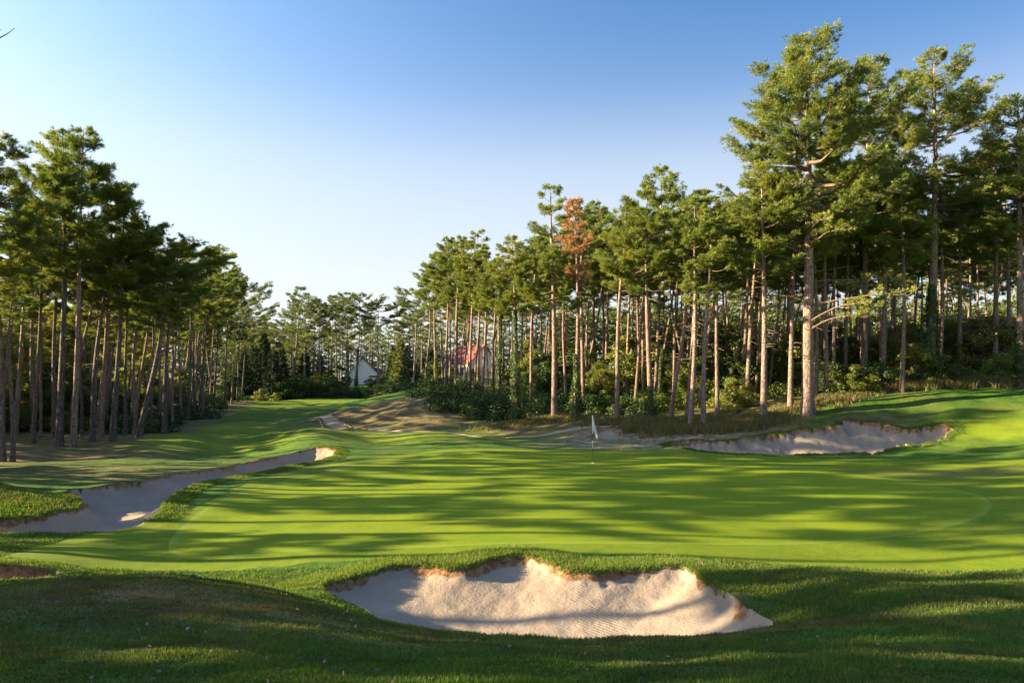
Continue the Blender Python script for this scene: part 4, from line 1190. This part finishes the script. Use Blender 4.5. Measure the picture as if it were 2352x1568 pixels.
# sunlit young pines behind the left wood
YL = [(-50, 55, 12), (-46, 49, 10.5), (-54, 62, 12.5), (-49, 66, 12), (-44, 44, 9.5), (-57, 72, 13), (-52, 78, 13), (-60, 64, 14), (-47, 58, 11.5), (-58, 86, 13), (-62, 95, 14), (-41, 41, 8), (-55, 50, 13), (-64, 76, 14), (-48, 72, 12),
      (-40, 37, 7.5), (-66, 104, 14), (-70, 88, 14), (-59, 56, 14), (-52, 45, 11), (-63, 69, 14), (-66, 82, 14), (-56, 80, 13), (-52, 90, 12), (-56, 100, 13), (-60, 112, 14), (-46, 39, 9), (-43, 52, 9), (-42, 47, 8), (-45, 61, 10), (-47, 68, 11), (-50, 76, 11), (-53, 84, 12), (-41, 56, 8)]
for k, (x, y, H) in enumerate(YL):
    w = 'behind the leftmost trunks' if x / y < -.85 else ('behind the close leaning pair' if x / y < -.72 else 'behind the crooked forked pine')
    place_pine(x, y, H, 'young', .15, (rs.gauss(0, .2), 0), None, 'pale sunlit bushy pine ' + w, 'pine tree', 'pale young pines ' + w, wx=1.35)

# ---------------------------------------------------------------- far end of the hole
GF = 'pines at the far end of the fairway'
FW = [
 (590,170,594,735,.25,'f0','rounded far pine left of the sky notch, beyond the left wood',None),
 (612,178,612,738,.25,'f2','far dense pine in the sky notch',None),
 (634,165,636,748,.25,'f1','far pine right in the lowest part of the skyline',None),
 (574,150,577,722,.22,'f1','far pine touching the end of the left wood',None),
 (671,132,690,664,.28,'f2','tallest far pine left of the white house, ivy on its leaning trunk',(0,8)),
 (668,142,670,678,.25,'f2','far pine just left of the tallest one, pale green',None),
 (700,146,702,680,.25,'f0','dark far pine right of the tallest one',None),
 (720,150,724,702,.22,'f1','small far pine in the middle of the far clump',None),
 (736,150,732,694,.22,'f0','far pine with drooping dark crown',None),
 (758,158,764,684,.22,'f2','far pine left of the ivy-clad trunk before the white house',None),
 (773,148,772,688,.24,'f1','ivy-footed far pine at the left end of the white house',(1,8)),
 (798,142,797,678,.26,'f0','far pine with ivy column before the white house chimney',(2,12)),
 (817,144,828,680,.26,'f1','far pine rising before the white gable, trunk thick with ivy',(2,10)),
 (785,168,786,700,.22,'f2','dense far pine behind the chimney',None),
 (846,186,850,720,.22,'f0','far pine behind the white house roof',None),
 (870,148,868,704,.24,'fflat','umbrella-topped pine standing alone before the right end of the white house',None),
 (905,172,906,730,.24,'f2','low far pine between umbrella pine and brown mound',None),
 (926,160,926,716,.24,'f0','far pine left of the wide-crowned one over the mound',None),
 (941,150,940,700,.22,'f1','far pine tucked behind the wide-crowned one',None),
 (968,135,970,690,.22,'f0','far pine filling the gap before the right wood',None),
 (650,175,650,742,.22,'f0','low far pine behind the dark firs',None),
 (552,165,556,735,.22,'f2','far pine seen through the end of the left wood',None),
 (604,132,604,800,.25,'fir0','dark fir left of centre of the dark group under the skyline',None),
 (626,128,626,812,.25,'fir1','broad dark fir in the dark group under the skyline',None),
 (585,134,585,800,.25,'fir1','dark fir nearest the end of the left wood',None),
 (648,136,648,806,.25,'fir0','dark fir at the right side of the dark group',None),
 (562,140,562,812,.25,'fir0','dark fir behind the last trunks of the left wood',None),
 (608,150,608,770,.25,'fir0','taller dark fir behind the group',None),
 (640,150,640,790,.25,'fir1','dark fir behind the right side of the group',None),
 (920,138,920,782,.25,'firlight','olive conifer on the slope right of the white house',None),
 (904,146,904,800,.25,'firlight','lower olive conifer nearest the umbrella pine',None),
 (938,132,938,800,.25,'fir0','dark conifer right of the olive one above the mound',None),
 (700,150,700,800,.25,'fir0','dark conifer under the tall far pines',None),
 (735,155,735,820,.25,'fir1','dark conifer left of the ivy trunks before the house',None),
]
for a in FW:
    k = a[5]
    T(*a[:8], group=GF if not k.startswith('fir') else 'dark conifers at the far end of the fairway', name='fir_tree' if k.startswith('fir') else 'pine_tree', cat='fir tree' if k.startswith('fir') else 'pine tree',
      wx=1.0)
rf = random.Random(9)
# the wood goes on: its far side closes the view low down
rb = random.Random(31)
def woods(name, spots, label, seed):
    r = np.random.default_rng(seed)
    V = []; TT = []; tr = Geo(); n0 = 0
    for (x, y, H, w) in spots:
        z0 = gz(x, y); nb = 34; C = []; D = []
        tr.tube([(x, y, z0 - .3), (x + r.normal(0, .2), y, z0 + H * .5), (x, y, z0 + H)], [.24, .16, .03], 6)
        for i in range(nb):
            q = (i + r.random()) / nb; zb = H * (.08 + .90 * q)
            L = w * (math.sin(min(1, q * 1.3 + .25) * PI / 2) * (1 - q) ** .6 + .1) * r.uniform(.6, 1.2)
            az = i * 2.4 + r.uniform(-.4, .4); nt = int(34 * L / w) + 8
            st = r.uniform(.1, 1, nt); sp = r.normal(0, .32, nt) * L * .6
            C.append(np.stack([x + math.cos(az) * L * st - math.sin(az) * sp, y + math.sin(az) * L * st + math.cos(az) * sp, z0 + zb + L * .25 * st + r.normal(0, .16, nt)], 1))
            D.append(np.tile([math.cos(az), math.sin(az), .6], (nt, 1)))
        C = np.vstack(C); D = np.vstack(D)
        v, q_, tt = needle_tris(C, D, np.clip(r.normal(.45, .18) + r.normal(0, .12, len(C)), 0, 1), 5, .5, .13, .6, r)
        V.append(v); TT.append(tt)
    V = np.vstack(V); TT = np.concatenate(TT)
    o = link(name, join_crown(name, V, np.arange(len(V)).reshape(-1, 4), TT, tr, M['needle_far']))
    tag(o, label, 'woods', kind='stuff')
sp = []
for k in range(84):
    px = 990 + 1610 * (k + rb.random()) / 84
    d = edge_d(px) + rb.uniform(40, 62)
    hi = px < 1260
    if hi: d = rb.uniform(158, 185)
    sp.append((P(px, 886, d)[0], d, rb.uniform(15, 19) if hi else rb.uniform(9, 14.5), rb.uniform(3.4, 4.6)))
woods('far_woods', sp, 'dense low trees closing the view behind the right-hand wood', 3)
sp = [(-(88 + rb.uniform(0, 14)) - max(0, d - 110) * .15, d, rb.uniform(9, 12.5), rb.uniform(4, 5)) for d in np.linspace(60, 175, 38)] + [(rb.uniform(-108, -52), rb.uniform(130, 200), rb.uniform(14, 19), rb.uniform(4, 5)) for _ in range(46)]
woods('far_woods', sp, 'dense distant trees seen between the trunks of the left wood', 4)
sp = []
for k in range(34):
    px = 530 + 490 * (k + rf.random()) / 34
    d = rf.uniform(190, 225)
    sp.append((P(px, 886, d)[0], d, rf.uniform(14, 18.5), rf.uniform(4, 5)))
woods('far_woods', sp, 'dark distant wood behind the white house', 5)

# ---------------------------------------------------------------- shrubs and undergrowth
def place_bush(x, y, s, kind, label, group, wx=1.0, name='shrub', cat='shrub'):
    sm, fm, H0, _ = BUSH[kind]
    root = bpy.data.objects.new(name, None); COL.objects.link(root)
    root.location = (x, y, gz(x, y)); root.rotation_euler = (0, 0, rnd.uniform(0, 6.28)); root.scale = (s * wx, s * wx, s)
    tag(root, label, cat, group)
    for nm, me in (('stem', sm), ('foliage', fm)):
        link(nm, me, root)
    return root
def B(px, d, s, kind, label, group='shrubs along the right-hand wood', **k):
    return place_bush(P(px, 886, d)[0], d, s, kind, label, group, **k)
B(2270, 55, 1.05, 'b1', 'broadleaf tree with turning leaves near the right edge', name='broadleaf_tree', cat='broadleaf tree')
B(2320, 57, 1.0, 'b1', 'turning broadleaf tree behind the first, at the right edge', name='broadleaf_tree', cat='broadleaf tree')
B(2235, 58, .95, 'b1', 'turning broadleaf tree left of the large one, under the sky gap', name='broadleaf_tree', cat='broadleaf tree')
B(2300, 49.5, 1.0, 'b5', 'pale bush beside straw grass on the right crest')
B(2345, 50, 1.2, 'b5', 'large pale bush at the right edge of the crest')
B(2110, 51, 1.35, 'b5', 'light green bush left of the ivy-wrapped tall pine')
B(2085, 54, .9, 'b0', 'leafy bush behind the slim pine at the bank edge')
B(2150, 49.5, .8, 'b3', 'dark bush at the foot of the ivy-wrapped tall pine')
B(2010, 50, .75, 'b3', 'dark low bush below the thick bright-trunked pine')
B(1955, 49.5, .8, 'b2', 'low bush right of the giant pine')
B(1925, 50.5, .8, 'b3', 'dark low bush two trunks right of the giant pine')
B(1675, 49, .7, 'b5', 'bright small bush at the foot of the leaning pines')
B(1690, 51, .8, 'b2', 'green bush behind the bright small one')
B(2190, 56, .9, 'b0', 'tall leafy shrub right of the ivy-wrapped pine')
for k in range(58):
    px = 1180 + 1260 * (k + rw.random()) / 58
    d = edge_d(px) + rw.uniform(1, 16)
    kind = rw.choice(['b0', 'b6', 'b4', 'b0', 'b6', 'b1', 'b2', 'b4'])
    where = next((w for a, b, w in marks if a <= px < b), 'behind the turning broadleaf tree')
    place_bush(P(px, 886, d)[0], d, rw.uniform(.6, .95) * (1.5 if kind in ('b2',) else 1), kind, 'leafy understorey shrub ' + where, 'understorey shrubs ' + where)
for k, (px, d, s, kind, lb) in enumerate([(600, 118, .9, 'b5', 'small pale tree-like bush before the dark firs'), (634, 120, .55, 'b5', 'tiny pale bush right of the pale one before the firs'), (872, 112, 1.0, 'b5', 'round pale bush left of two beside the brown mound'),
                         (898, 110, 1.1, 'b5', 'round pale bush right of two beside the brown mound'), (850, 160, .7, 'b3', 'dark shrub against the annex wall of the white house'), (870, 160, .8, 'b3', 'clipped dark bush at the right end of the white house')]):
    B(px, d, s, kind, lb, 'small bushes at the far end of the hole')
for k in range(46):
    px = 520 + 500 * (k + rf.random()) / 46
    d = rf.uniform(128, 160) if not 775 < px < 900 else rf.uniform(134, 150)
    s = rf.uniform(.7, 1.2)
    kind = rf.choice(['b3', 'b4', 'b0', 'b3'])
    if 775 < px < 900: kind = 'b3'; s = rf.uniform(.2, .3)
    place_bush(P(px, 886, d)[0], d, s * (1.5 if kind == 'b3' else 1), kind, 'dark bush in the belt below the far pines', 'dark bushes below the far pines', 1.3)
for k in range(30):
    d = 50 + 80 * (k + rl.random()) / 30
    x = float(np.interp(d, [44, 50, 75, 110, 130], [-32, -34, -42, -52, -58])) - 12 * rl.random()
    place_bush(x, d, rl.uniform(.55, .95), rl.choice(['b3', 'b4', 'b0', 'b2', 'b5']), 'shaded shrub between the trunks of the left wood', 'shrubs inside the left wood')
for (x, y, s, kind, lb) in [(-44, 46, 1.3, 'b5', 'yellow-green bush low between the leftmost trunks'), (-41, 43.5, 1.1, 'b5', 'yellow-green bush left of the dark thick trunk'), (-38, 41.5, 1.0, 'b5', 'yellow-green bush at the left edge behind the trunks')]:
    place_bush(x, y, s, kind, lb, 'yellow-green bushes behind the left wood')

def undergrowth(name, blobs, n, mat, size, label, seed):
    r = np.random.default_rng(seed)
    C = []; Nn = []; T_ = []
    per = n // len(blobs)
    for (px, d, rx, ry, h) in blobs:
        x0 = P(px, 886, d)[0]
        for j in range(9):
            cx = x0 + r.normal(0, rx * .55); cy = d + r.normal(0, ry * .55)
            hz = h * r.uniform(.45, 1.05); rr = r.uniform(.5, 1.3)
            m = per // 9
            dv = r.normal(0, 1, (m, 3)); dv /= np.linalg.norm(dv, axis=1)[:, None]; dv[:, 2] = np.abs(dv[:, 2])
            rad = r.uniform(.55, 1.08, (m, 1))
            p = np.array([cx, cy, 0]) + dv * rad * np.array([rr, rr, hz])
            C.append(p); Nn.append(dv + r.normal(0, .6, (m, 3))); T_.append(np.clip(r.normal(.4, .15) + r.normal(0, .2, m), 0, 1))
    C = np.vstack(C); Nn = np.vstack(Nn); Nn /= np.linalg.norm(Nn, axis=1)[:, None]
    C[:, 2] += height(C[:, 0], C[:, 1]) - .05
    v, q, tt = leaf_quads(C, Nn, np.concatenate(T_), size, r)
    o = link(name, mesh_np(name, v, [q], [mat], None, False, dict(tint=tt)))
    tag(o, label, 'undergrowth', kind='stuff')
undergrowth('brambles', [(1020, 62, 1.5, 2, 2.2), (1050, 61, 2, 2, 2.6), (1090, 60, 2, 2, 2.4), (1130, 59, 2, 2, 2.2), (1170, 58, 2, 2, 2.2), (1210, 57, 2, 2, 2.0), (1250, 57.5, 2, 2, 1.9), (1295, 57, 2, 2, 1.8),
                     (1340, 56.5, 2, 2, 1.7), (1380, 56, 2, 2, 1.6), (1430, 56, 2.4, 2, 1.5), (1480, 55, 2.4, 2, 1.4), (1150, 63, 4, 2, 2.6), (1300, 62, 4, 2, 2.4), (1430, 61, 4, 2, 2.2), (1040, 68, 3, 2, 2.2)], 120000, M['leaf_dark'], .085,
            'dark bramble thicket along the foot of the wood', 61)
undergrowth('wood_floor_plants', [(1540, 55, 2.5, 2, 1.3), (1600, 54, 2.5, 2, 1.2), (1660, 56, 3, 2, 1.4), (1730, 55, 3, 2, 1.3), (1800, 54, 3, 2, 1.2), (1880, 53, 3, 2, 1.3), (1950, 52.5, 3, 2, 1.3), (2020, 52.5, 3, 2, 1.4), (2090, 53, 3, 2, 1.5),
                     (2160, 52.5, 3, 2, 1.6), (2240, 53, 3, 2, 1.7), (2320, 52.5, 3, 2, 1.7), (1850, 60, 8, 3, 2), (2100, 60, 8, 3, 2.2)], 100000, M['leaf'], .085,
            'leafy ground plants and saplings below the right-hand pines', 62)
undergrowth('far_thicket', [(560, 140, 6, 3, 2.5), (620, 128, 5, 2, 1.5), (680, 134, 5, 2, 2.5), (740, 140, 6, 2, 2.6), (800, 138, 5, 2, .8), (850, 136, 5, 2, .7), (900, 128, 5, 2, 2.2), (945, 118, 4, 2, 2.2), (985, 105, 4, 2, 2.2), (580, 165, 8, 3, 4), (720, 165, 8, 3, 4), (930, 160, 8, 3, 4)],
            70000, M['leaf_dark'], .22, 'dark thicket at the far end of the fairway', 63)
undergrowth('left_thicket', [(330, 56, 3, 2, 1.3), (410, 75, 4, 3, 1.5), (360, 66, 4, 3, 2), (280, 58, 4, 3, 1.6), (200, 58, 4, 3, 1.7), (100, 56, 4, 3, 1.6), (470, 100, 5, 4, 2.5), (520, 125, 4, 4, 2.5), (430, 90, 4, 4, 2.5)],
            50000, M['leaf_dark'], .11, 'dark undergrowth behind the trunks of the left wood', 64)

# ---------------------------------------------------------------- houses
M['wall_white'] = mat_plain('white_render', (.78, .78, .76), (.70, .70, .69), 1.5)
M['wall_cream'] = mat_plain('cream_render', (.66, .58, .42), (.58, .50, .36), 1.5)
M['roof_brown'] = mat_tiles('brown_tiles', (.13, .075, .06), (.09, .05, .045))
M['roof_red'] = mat_tiles('red_tiles', (.27, .075, .055), (.21, .058, .045))
M['frame'] = mat_plain('window_paint', (.6, .6, .58), (.5, .5, .48), 4, .5)
M['glass'] = mat_glass()
M['white_paint'] = mat_plain('white_paint', (.8, .8, .78), (.74, .74, .72), 8, .5)
M['black_paint'] = mat_plain('black_paint', (.02, .02, .02), (.03, .03, .03), 8, .4)

def house(x, y, yaw, w, L, eave, ridge, wall, roof, label, z=None, name='house', annex=False, wins=(), chimney=None, skylight=False):
    """gable faces local -Y; ridge runs along local Y"""
    root = bpy.data.objects.new(name, None); COL.objects.link(root)
    root.location = (x, y, gz(x, y) - .1 if z is None else z); root.rotation_euler = (0, 0, yaw)
    tag(root, label, 'house')
    g = Geo(); hw = w / 2
    v = [(-hw, 0, -1), (hw, 0, -1), (hw, 0, eave), (0, 0, ridge), (-hw, 0, eave), (-hw, L, -1), (hw, L, -1), (hw, L, eave), (0, L, ridge), (-hw, L, eave)]
    g.add(v, [(0, 5, 9, 4), (1, 2, 7, 6), (0, 1, 2, 4), (6, 5, 9, 7)], [(4, 2, 3), (7, 9, 8)])
    link('wall', g.mesh('house_wall', [wall]), root)
    g = Geo(); ov = .35; th = .14
    sl = (ridge - eave) / hw
    for s in (-1, 1):
        xe = s * (hw + ov); ze = eave - sl * ov
        a = [(s * .0, -ov, ridge + .05), (xe, -ov, ze + .05), (xe, L + ov, ze + .05), (0, L + ov, ridge + .05)]
        b = [(p[0], p[1], p[2] + th * 1.3) for p in a]
        g.add(a + b, [(0, 1, 2, 3), (4, 7, 6, 5), (0, 4, 5, 1), (1, 5, 6, 2), (2, 6, 7, 3)])
    r_ = link('roof', g.mesh('house_roof', [roof]), root)
    if chimney:
        cx, cy, ch = chimney
        g = Geo(); g.box(cx - .35, cx + .35, cy - .3, cy + .3, ridge - 1.6, ridge + ch); g.box(cx - .42, cx + .42, cy - .37, cy + .37, ridge + ch + .003, ridge + ch + .12)
        g.box(cx - .18, cx + .02, cy - .1, cy + .1, ridge + ch + .124, ridge + ch + .38)
        link('chimney', g.mesh('house_chimney', [M['wall_white']]), r_)
    if skylight:
        g = Geo()
        cx = -hw * .55; cz = ridge - sl * hw * .55 + .25
        for (a_, b_, c_, d_) in [(-.5, .5, 0, 1.0)]:
            g.add([(cx + .4, L * .3, cz + .4 * sl), (cx + .4, L * .3 + .8, cz + .4 * sl), (cx - .4, L * .3 + .8, cz - .4 * sl), (cx - .4, L * .3, cz - .4 * sl),
                   (cx + .4, L * .3, cz + .4 * sl + .12), (cx + .4, L * .3 + .8, cz + .4 * sl + .12), (cx - .4, L * .3 + .8, cz - .4 * sl + .12), (cx - .4, L * .3, cz - .4 * sl + .12)],
                  [(0, 1, 2, 3), (4, 7, 6, 5), (0, 4, 5, 1), (1, 5, 6, 2), (2, 6, 7, 3), (3, 7, 4, 0)])
        link('skylight', g.mesh('house_skylight', [M['glass']]), r_)
    for (side, a0, z0, ww, hh) in wins:
        g = Geo(); p = Geo()
        if side == 'f':
            g.box(a0 - ww / 2 - .08, a0 + ww / 2 + .08, -.06, .02, z0 - .08, z0 + hh + .08)
            p.box(a0 - ww / 2, a0 - .03, -.08, -.062, z0, z0 + hh); p.box(a0 + .03, a0 + ww / 2, -.08, -.062, z0, z0 + hh)
        else:
            g.box(-hw - .06, -hw + .02, a0 - ww / 2 - .08, a0 + ww / 2 + .08, z0 - .08, z0 + hh + .08)
            p.box(-hw - .08, -hw - .062, a0 - ww / 2, a0 - .03, z0, z0 + hh); p.box(-hw - .08, -hw - .062, a0 + .03, a0 + ww / 2, z0, z0 + hh)
        wf = link('window', g.mesh('window_frame', [M['frame']]), root)
        link('pane', p.mesh('window_pane', [M['glass']]), wf)
    if annex:
        g = Geo(); g.box(hw + .003, hw + 3.4, .4, 5.4, -1, 2.0); link('annex_wall', g.mesh('annex_wall', [wall]), root)
        g = Geo()
        x0, x1, y0, y1 = hw - 1.9, hw + 3.8, 0 - .35, 5.8
        g.add([(x0, y0, 2.0), (x1, y0, 2.0), (x1, y1, 2.0), (x0, y1, 2.0), (hw + .3, 2.7, 4.4), (hw - .5, 2.7, 4.4)], [(0, 1, 4, 5), (2, 3, 5, 4)], [(1, 2, 4), (3, 0, 5)])
        link('annex_roof', g.mesh('annex_roof', [roof]), root)
    return root
hx = P(834, 886, 168)[0]
house(hx, 168, math.radians(14), 6.6, 9, 3.1, 6.6, M['wall_white'], M['roof_brown'], 'white gabled house with brown tiled roof and low annex behind the far pines', 3.75, annex=True, chimney=(-1.6, 6.5, .2),
      wins=[('f', -1.7, 0.3, .9, 1.2)])
hx = P(1112, 886, 138)[0]
house(hx, 138, math.radians(38), 6.8, 10, 3.0, 6.4, M['wall_cream'], M['roof_red'], 'cream house with steep red tiled roof half hidden by trunks', P(1100, 866, 138)[2], wins=[('f', -1.2, .8, .9, 1.1), ('f', 1.2, .8, .9, 1.1), ('f', 0, 3.6, .8, 1.0), ('s', 3, .8, 1.2, 1.1)], skylight=True)
hx = P(1545, 886, 128)[0]
house(hx, 128, math.radians(60), 7, 10, 4.6, 7.6, M['wall_cream'], M['roof_red'], 'distant house whose red roof shows between trunks right of the flag', P(1545, 760, 128)[2] - 7.4, wins=[('f', -1.5, 1, .9, 1.2), ('f', 1.5, 1, .9, 1.2)])
hx = P(998, 886, 160)[0]
house(hx, 160, math.radians(10), 5.5, 8, 4.5, 7, M['wall_white'], M['roof_brown'], 'pale distant house behind the leftmost pines of the right wood', P(998, 795, 160)[2] - 7, wins=[('f', 0, 3.5, .9, 1.1)])

# ---------------------------------------------------------------- flag, cup, marker post, track edging
fx, fy = P(1360, 886, 31.2)[0], 31.2
fz = gz(fx, fy)
root = bpy.data.objects.new('golf_flag', None); COL.objects.link(root); root.location = (fx, fy, fz)
tag(root, 'golf flagstick with limp white flag at the back of the green', 'golf flag')
Hf = P(1360, 953, 31.2)[2] - fz
g = Geo(); g.tube([(0, 0, -.05), (0, 0, Hf * .323)], [.011, .011], 8); g.tube([(0, 0, Hf * .467), (0, 0, Hf * .61)], [.011, .011], 8, False)
link('pole', g.mesh('pole_dark', [M['black_paint']], True), root)
g = Geo(); g.tube([(0, 0, Hf * .323), (0, 0, Hf * .467)], [.0115, .0115], 8, False); g.tube([(0, 0, Hf * .61), (0, 0, Hf)], [.0115, .0115], 8)
link('pole_band', g.mesh('pole_white', [M['white_paint']], True), root)
m, nt = new_mat('flag_cloth'); n = N(nt)
cc = n.node('ShaderNodeRGB'); cc.outputs[0].default_value = (.72, .74, .66, 1)
n.leaf(cc.outputs[0], .4, None, .02)
nu, nv = 12, 20
vv = []
for j in range(nv + 1):
    t = j / nv
    wdt = .04 + .17 * min(1, t * 1.25) ** .9
    for i_ in range(nu + 1):
        s = i_ / nu
        zz = Hf * (.995 - .40 * t) - .13 * s - .10 * s * t
        vv.append((.012 + wdt * s * .95, .05 * math.sin(s * 9 + t * 2) * s + .02 * math.sin(t * 7), zz + (.25 * Hf * max(0, t - .72) * (1 - s) * 1.6)))
me = mesh_np('flag_cloth', vv, [[(j * (nu + 1) + i_, j * (nu + 1) + i_ + 1, (j + 1) * (nu + 1) + i_ + 1, (j + 1) * (nu + 1) + i_) for j in range(nv) for i_ in range(nu)]], [m], None, True)
link('flag', me, root)
g = Geo()
th = np.linspace(0, 2 * PI, 25)[:-1]
g.add([(.054 * math.cos(a), .054 * math.sin(a), .012) for a in th] + [(.056 * math.cos(a), .056 * math.sin(a), -.02) for a in th] + [(0, 0, -.02)],
      [(i_, (i_ + 1) % 24, 24 + (i_ + 1) % 24, 24 + i_) for i_ in range(24)], [(24 + i_, 24 + (i_ + 1) % 24, 48) for i_ in range(24)])
link('cup', g.mesh('cup', [M['white_paint']]), root)

px_ = P(929, 886, 118)
g = Geo(); g.tube([(0, 0, -.1), (0, 0, 1.0)], [.07, .07], 8); g.box(-.09, .09, -.09, .09, 1.003, 1.06)
o = link('marker_post', g.mesh('marker_post', [M['white_paint']]), None, (px_[0], px_[1], gz(px_[0], px_[1])))
tag(o, 'short white marker post on the slope right of the white house', 'post')

def edging(pts, label):
    g = Geo(); c = []
    for (a, b) in pts:
        c.append((a, b, gz(a, b) + .04))
    c = np.array(c)
    t = np.linspace(0, len(c) - 1, 30)
    cc = np.stack([np.interp(t, np.arange(len(c)), c[:, k]) for k in range(3)], 1)
    g.tube(cc, [.035] * 30, 6)
    o = link('track_edging', g.mesh('track_edging', [M['path']]))
    tag(o, label, 'edging')
edging([W2(733, 962, .1), W2(731, 970, .1), W2(742, 978, .05), W2(760, 984, .03)], 'thin pale edging on the left bend of the sandy track')
edging([W2(772, 955, .4), W2(772, 965, .2), W2(790, 973, .15), W2(815, 978, .1), W2(850, 981, .05)], 'thin pale edging between the sandy track and brown mound')

# bare twig of a pine standing beside the camera, upper left
tree_t = place_pine(-9.6, 9.0, 15, 's3', .22, (0, 0), 1.0, 'pine beyond the left edge whose bare twig pokes into the upper left corner', 'pine tree')
tw = Geo()
o3 = np.array([-9.6, 9.0, gz(-9.6, 9.0)])
a0 = np.array([-9.5, 9.0, 7.2]); a1 = np.array(P(-60, 118, 9)); a2 = np.array(P(2, 86, 9)); a3 = np.array(P(34, 65, 9)); a4 = np.array(P(3, 68, 9.05))
tw.tube(np.stack([a0, (a0 + a1) / 2 + [0, .1, -.1], a1, a2, (a2 + a3) / 2 + [0, 0, -.012], a3]) - o3, [.045, .03, .014, .008, .006, .003], 5)
tw.tube(np.stack([a1, (a1 + a4) / 2 + [0, 0, .02], a4]) - o3, [.008, .006, .003], 4)
bo = link('bare_twig', tw.mesh('bare_twig', [M['twig']], True))
bo.parent = tree_t
bpy.context.view_layer.update()
bo.matrix_parent_inverse = tree_t.matrix_world.inverted() @ Matrix.Translation(Vector(o3))
print('SCENE OBJECTS', len(bpy.data.objects), 'terrain verts', len(X))
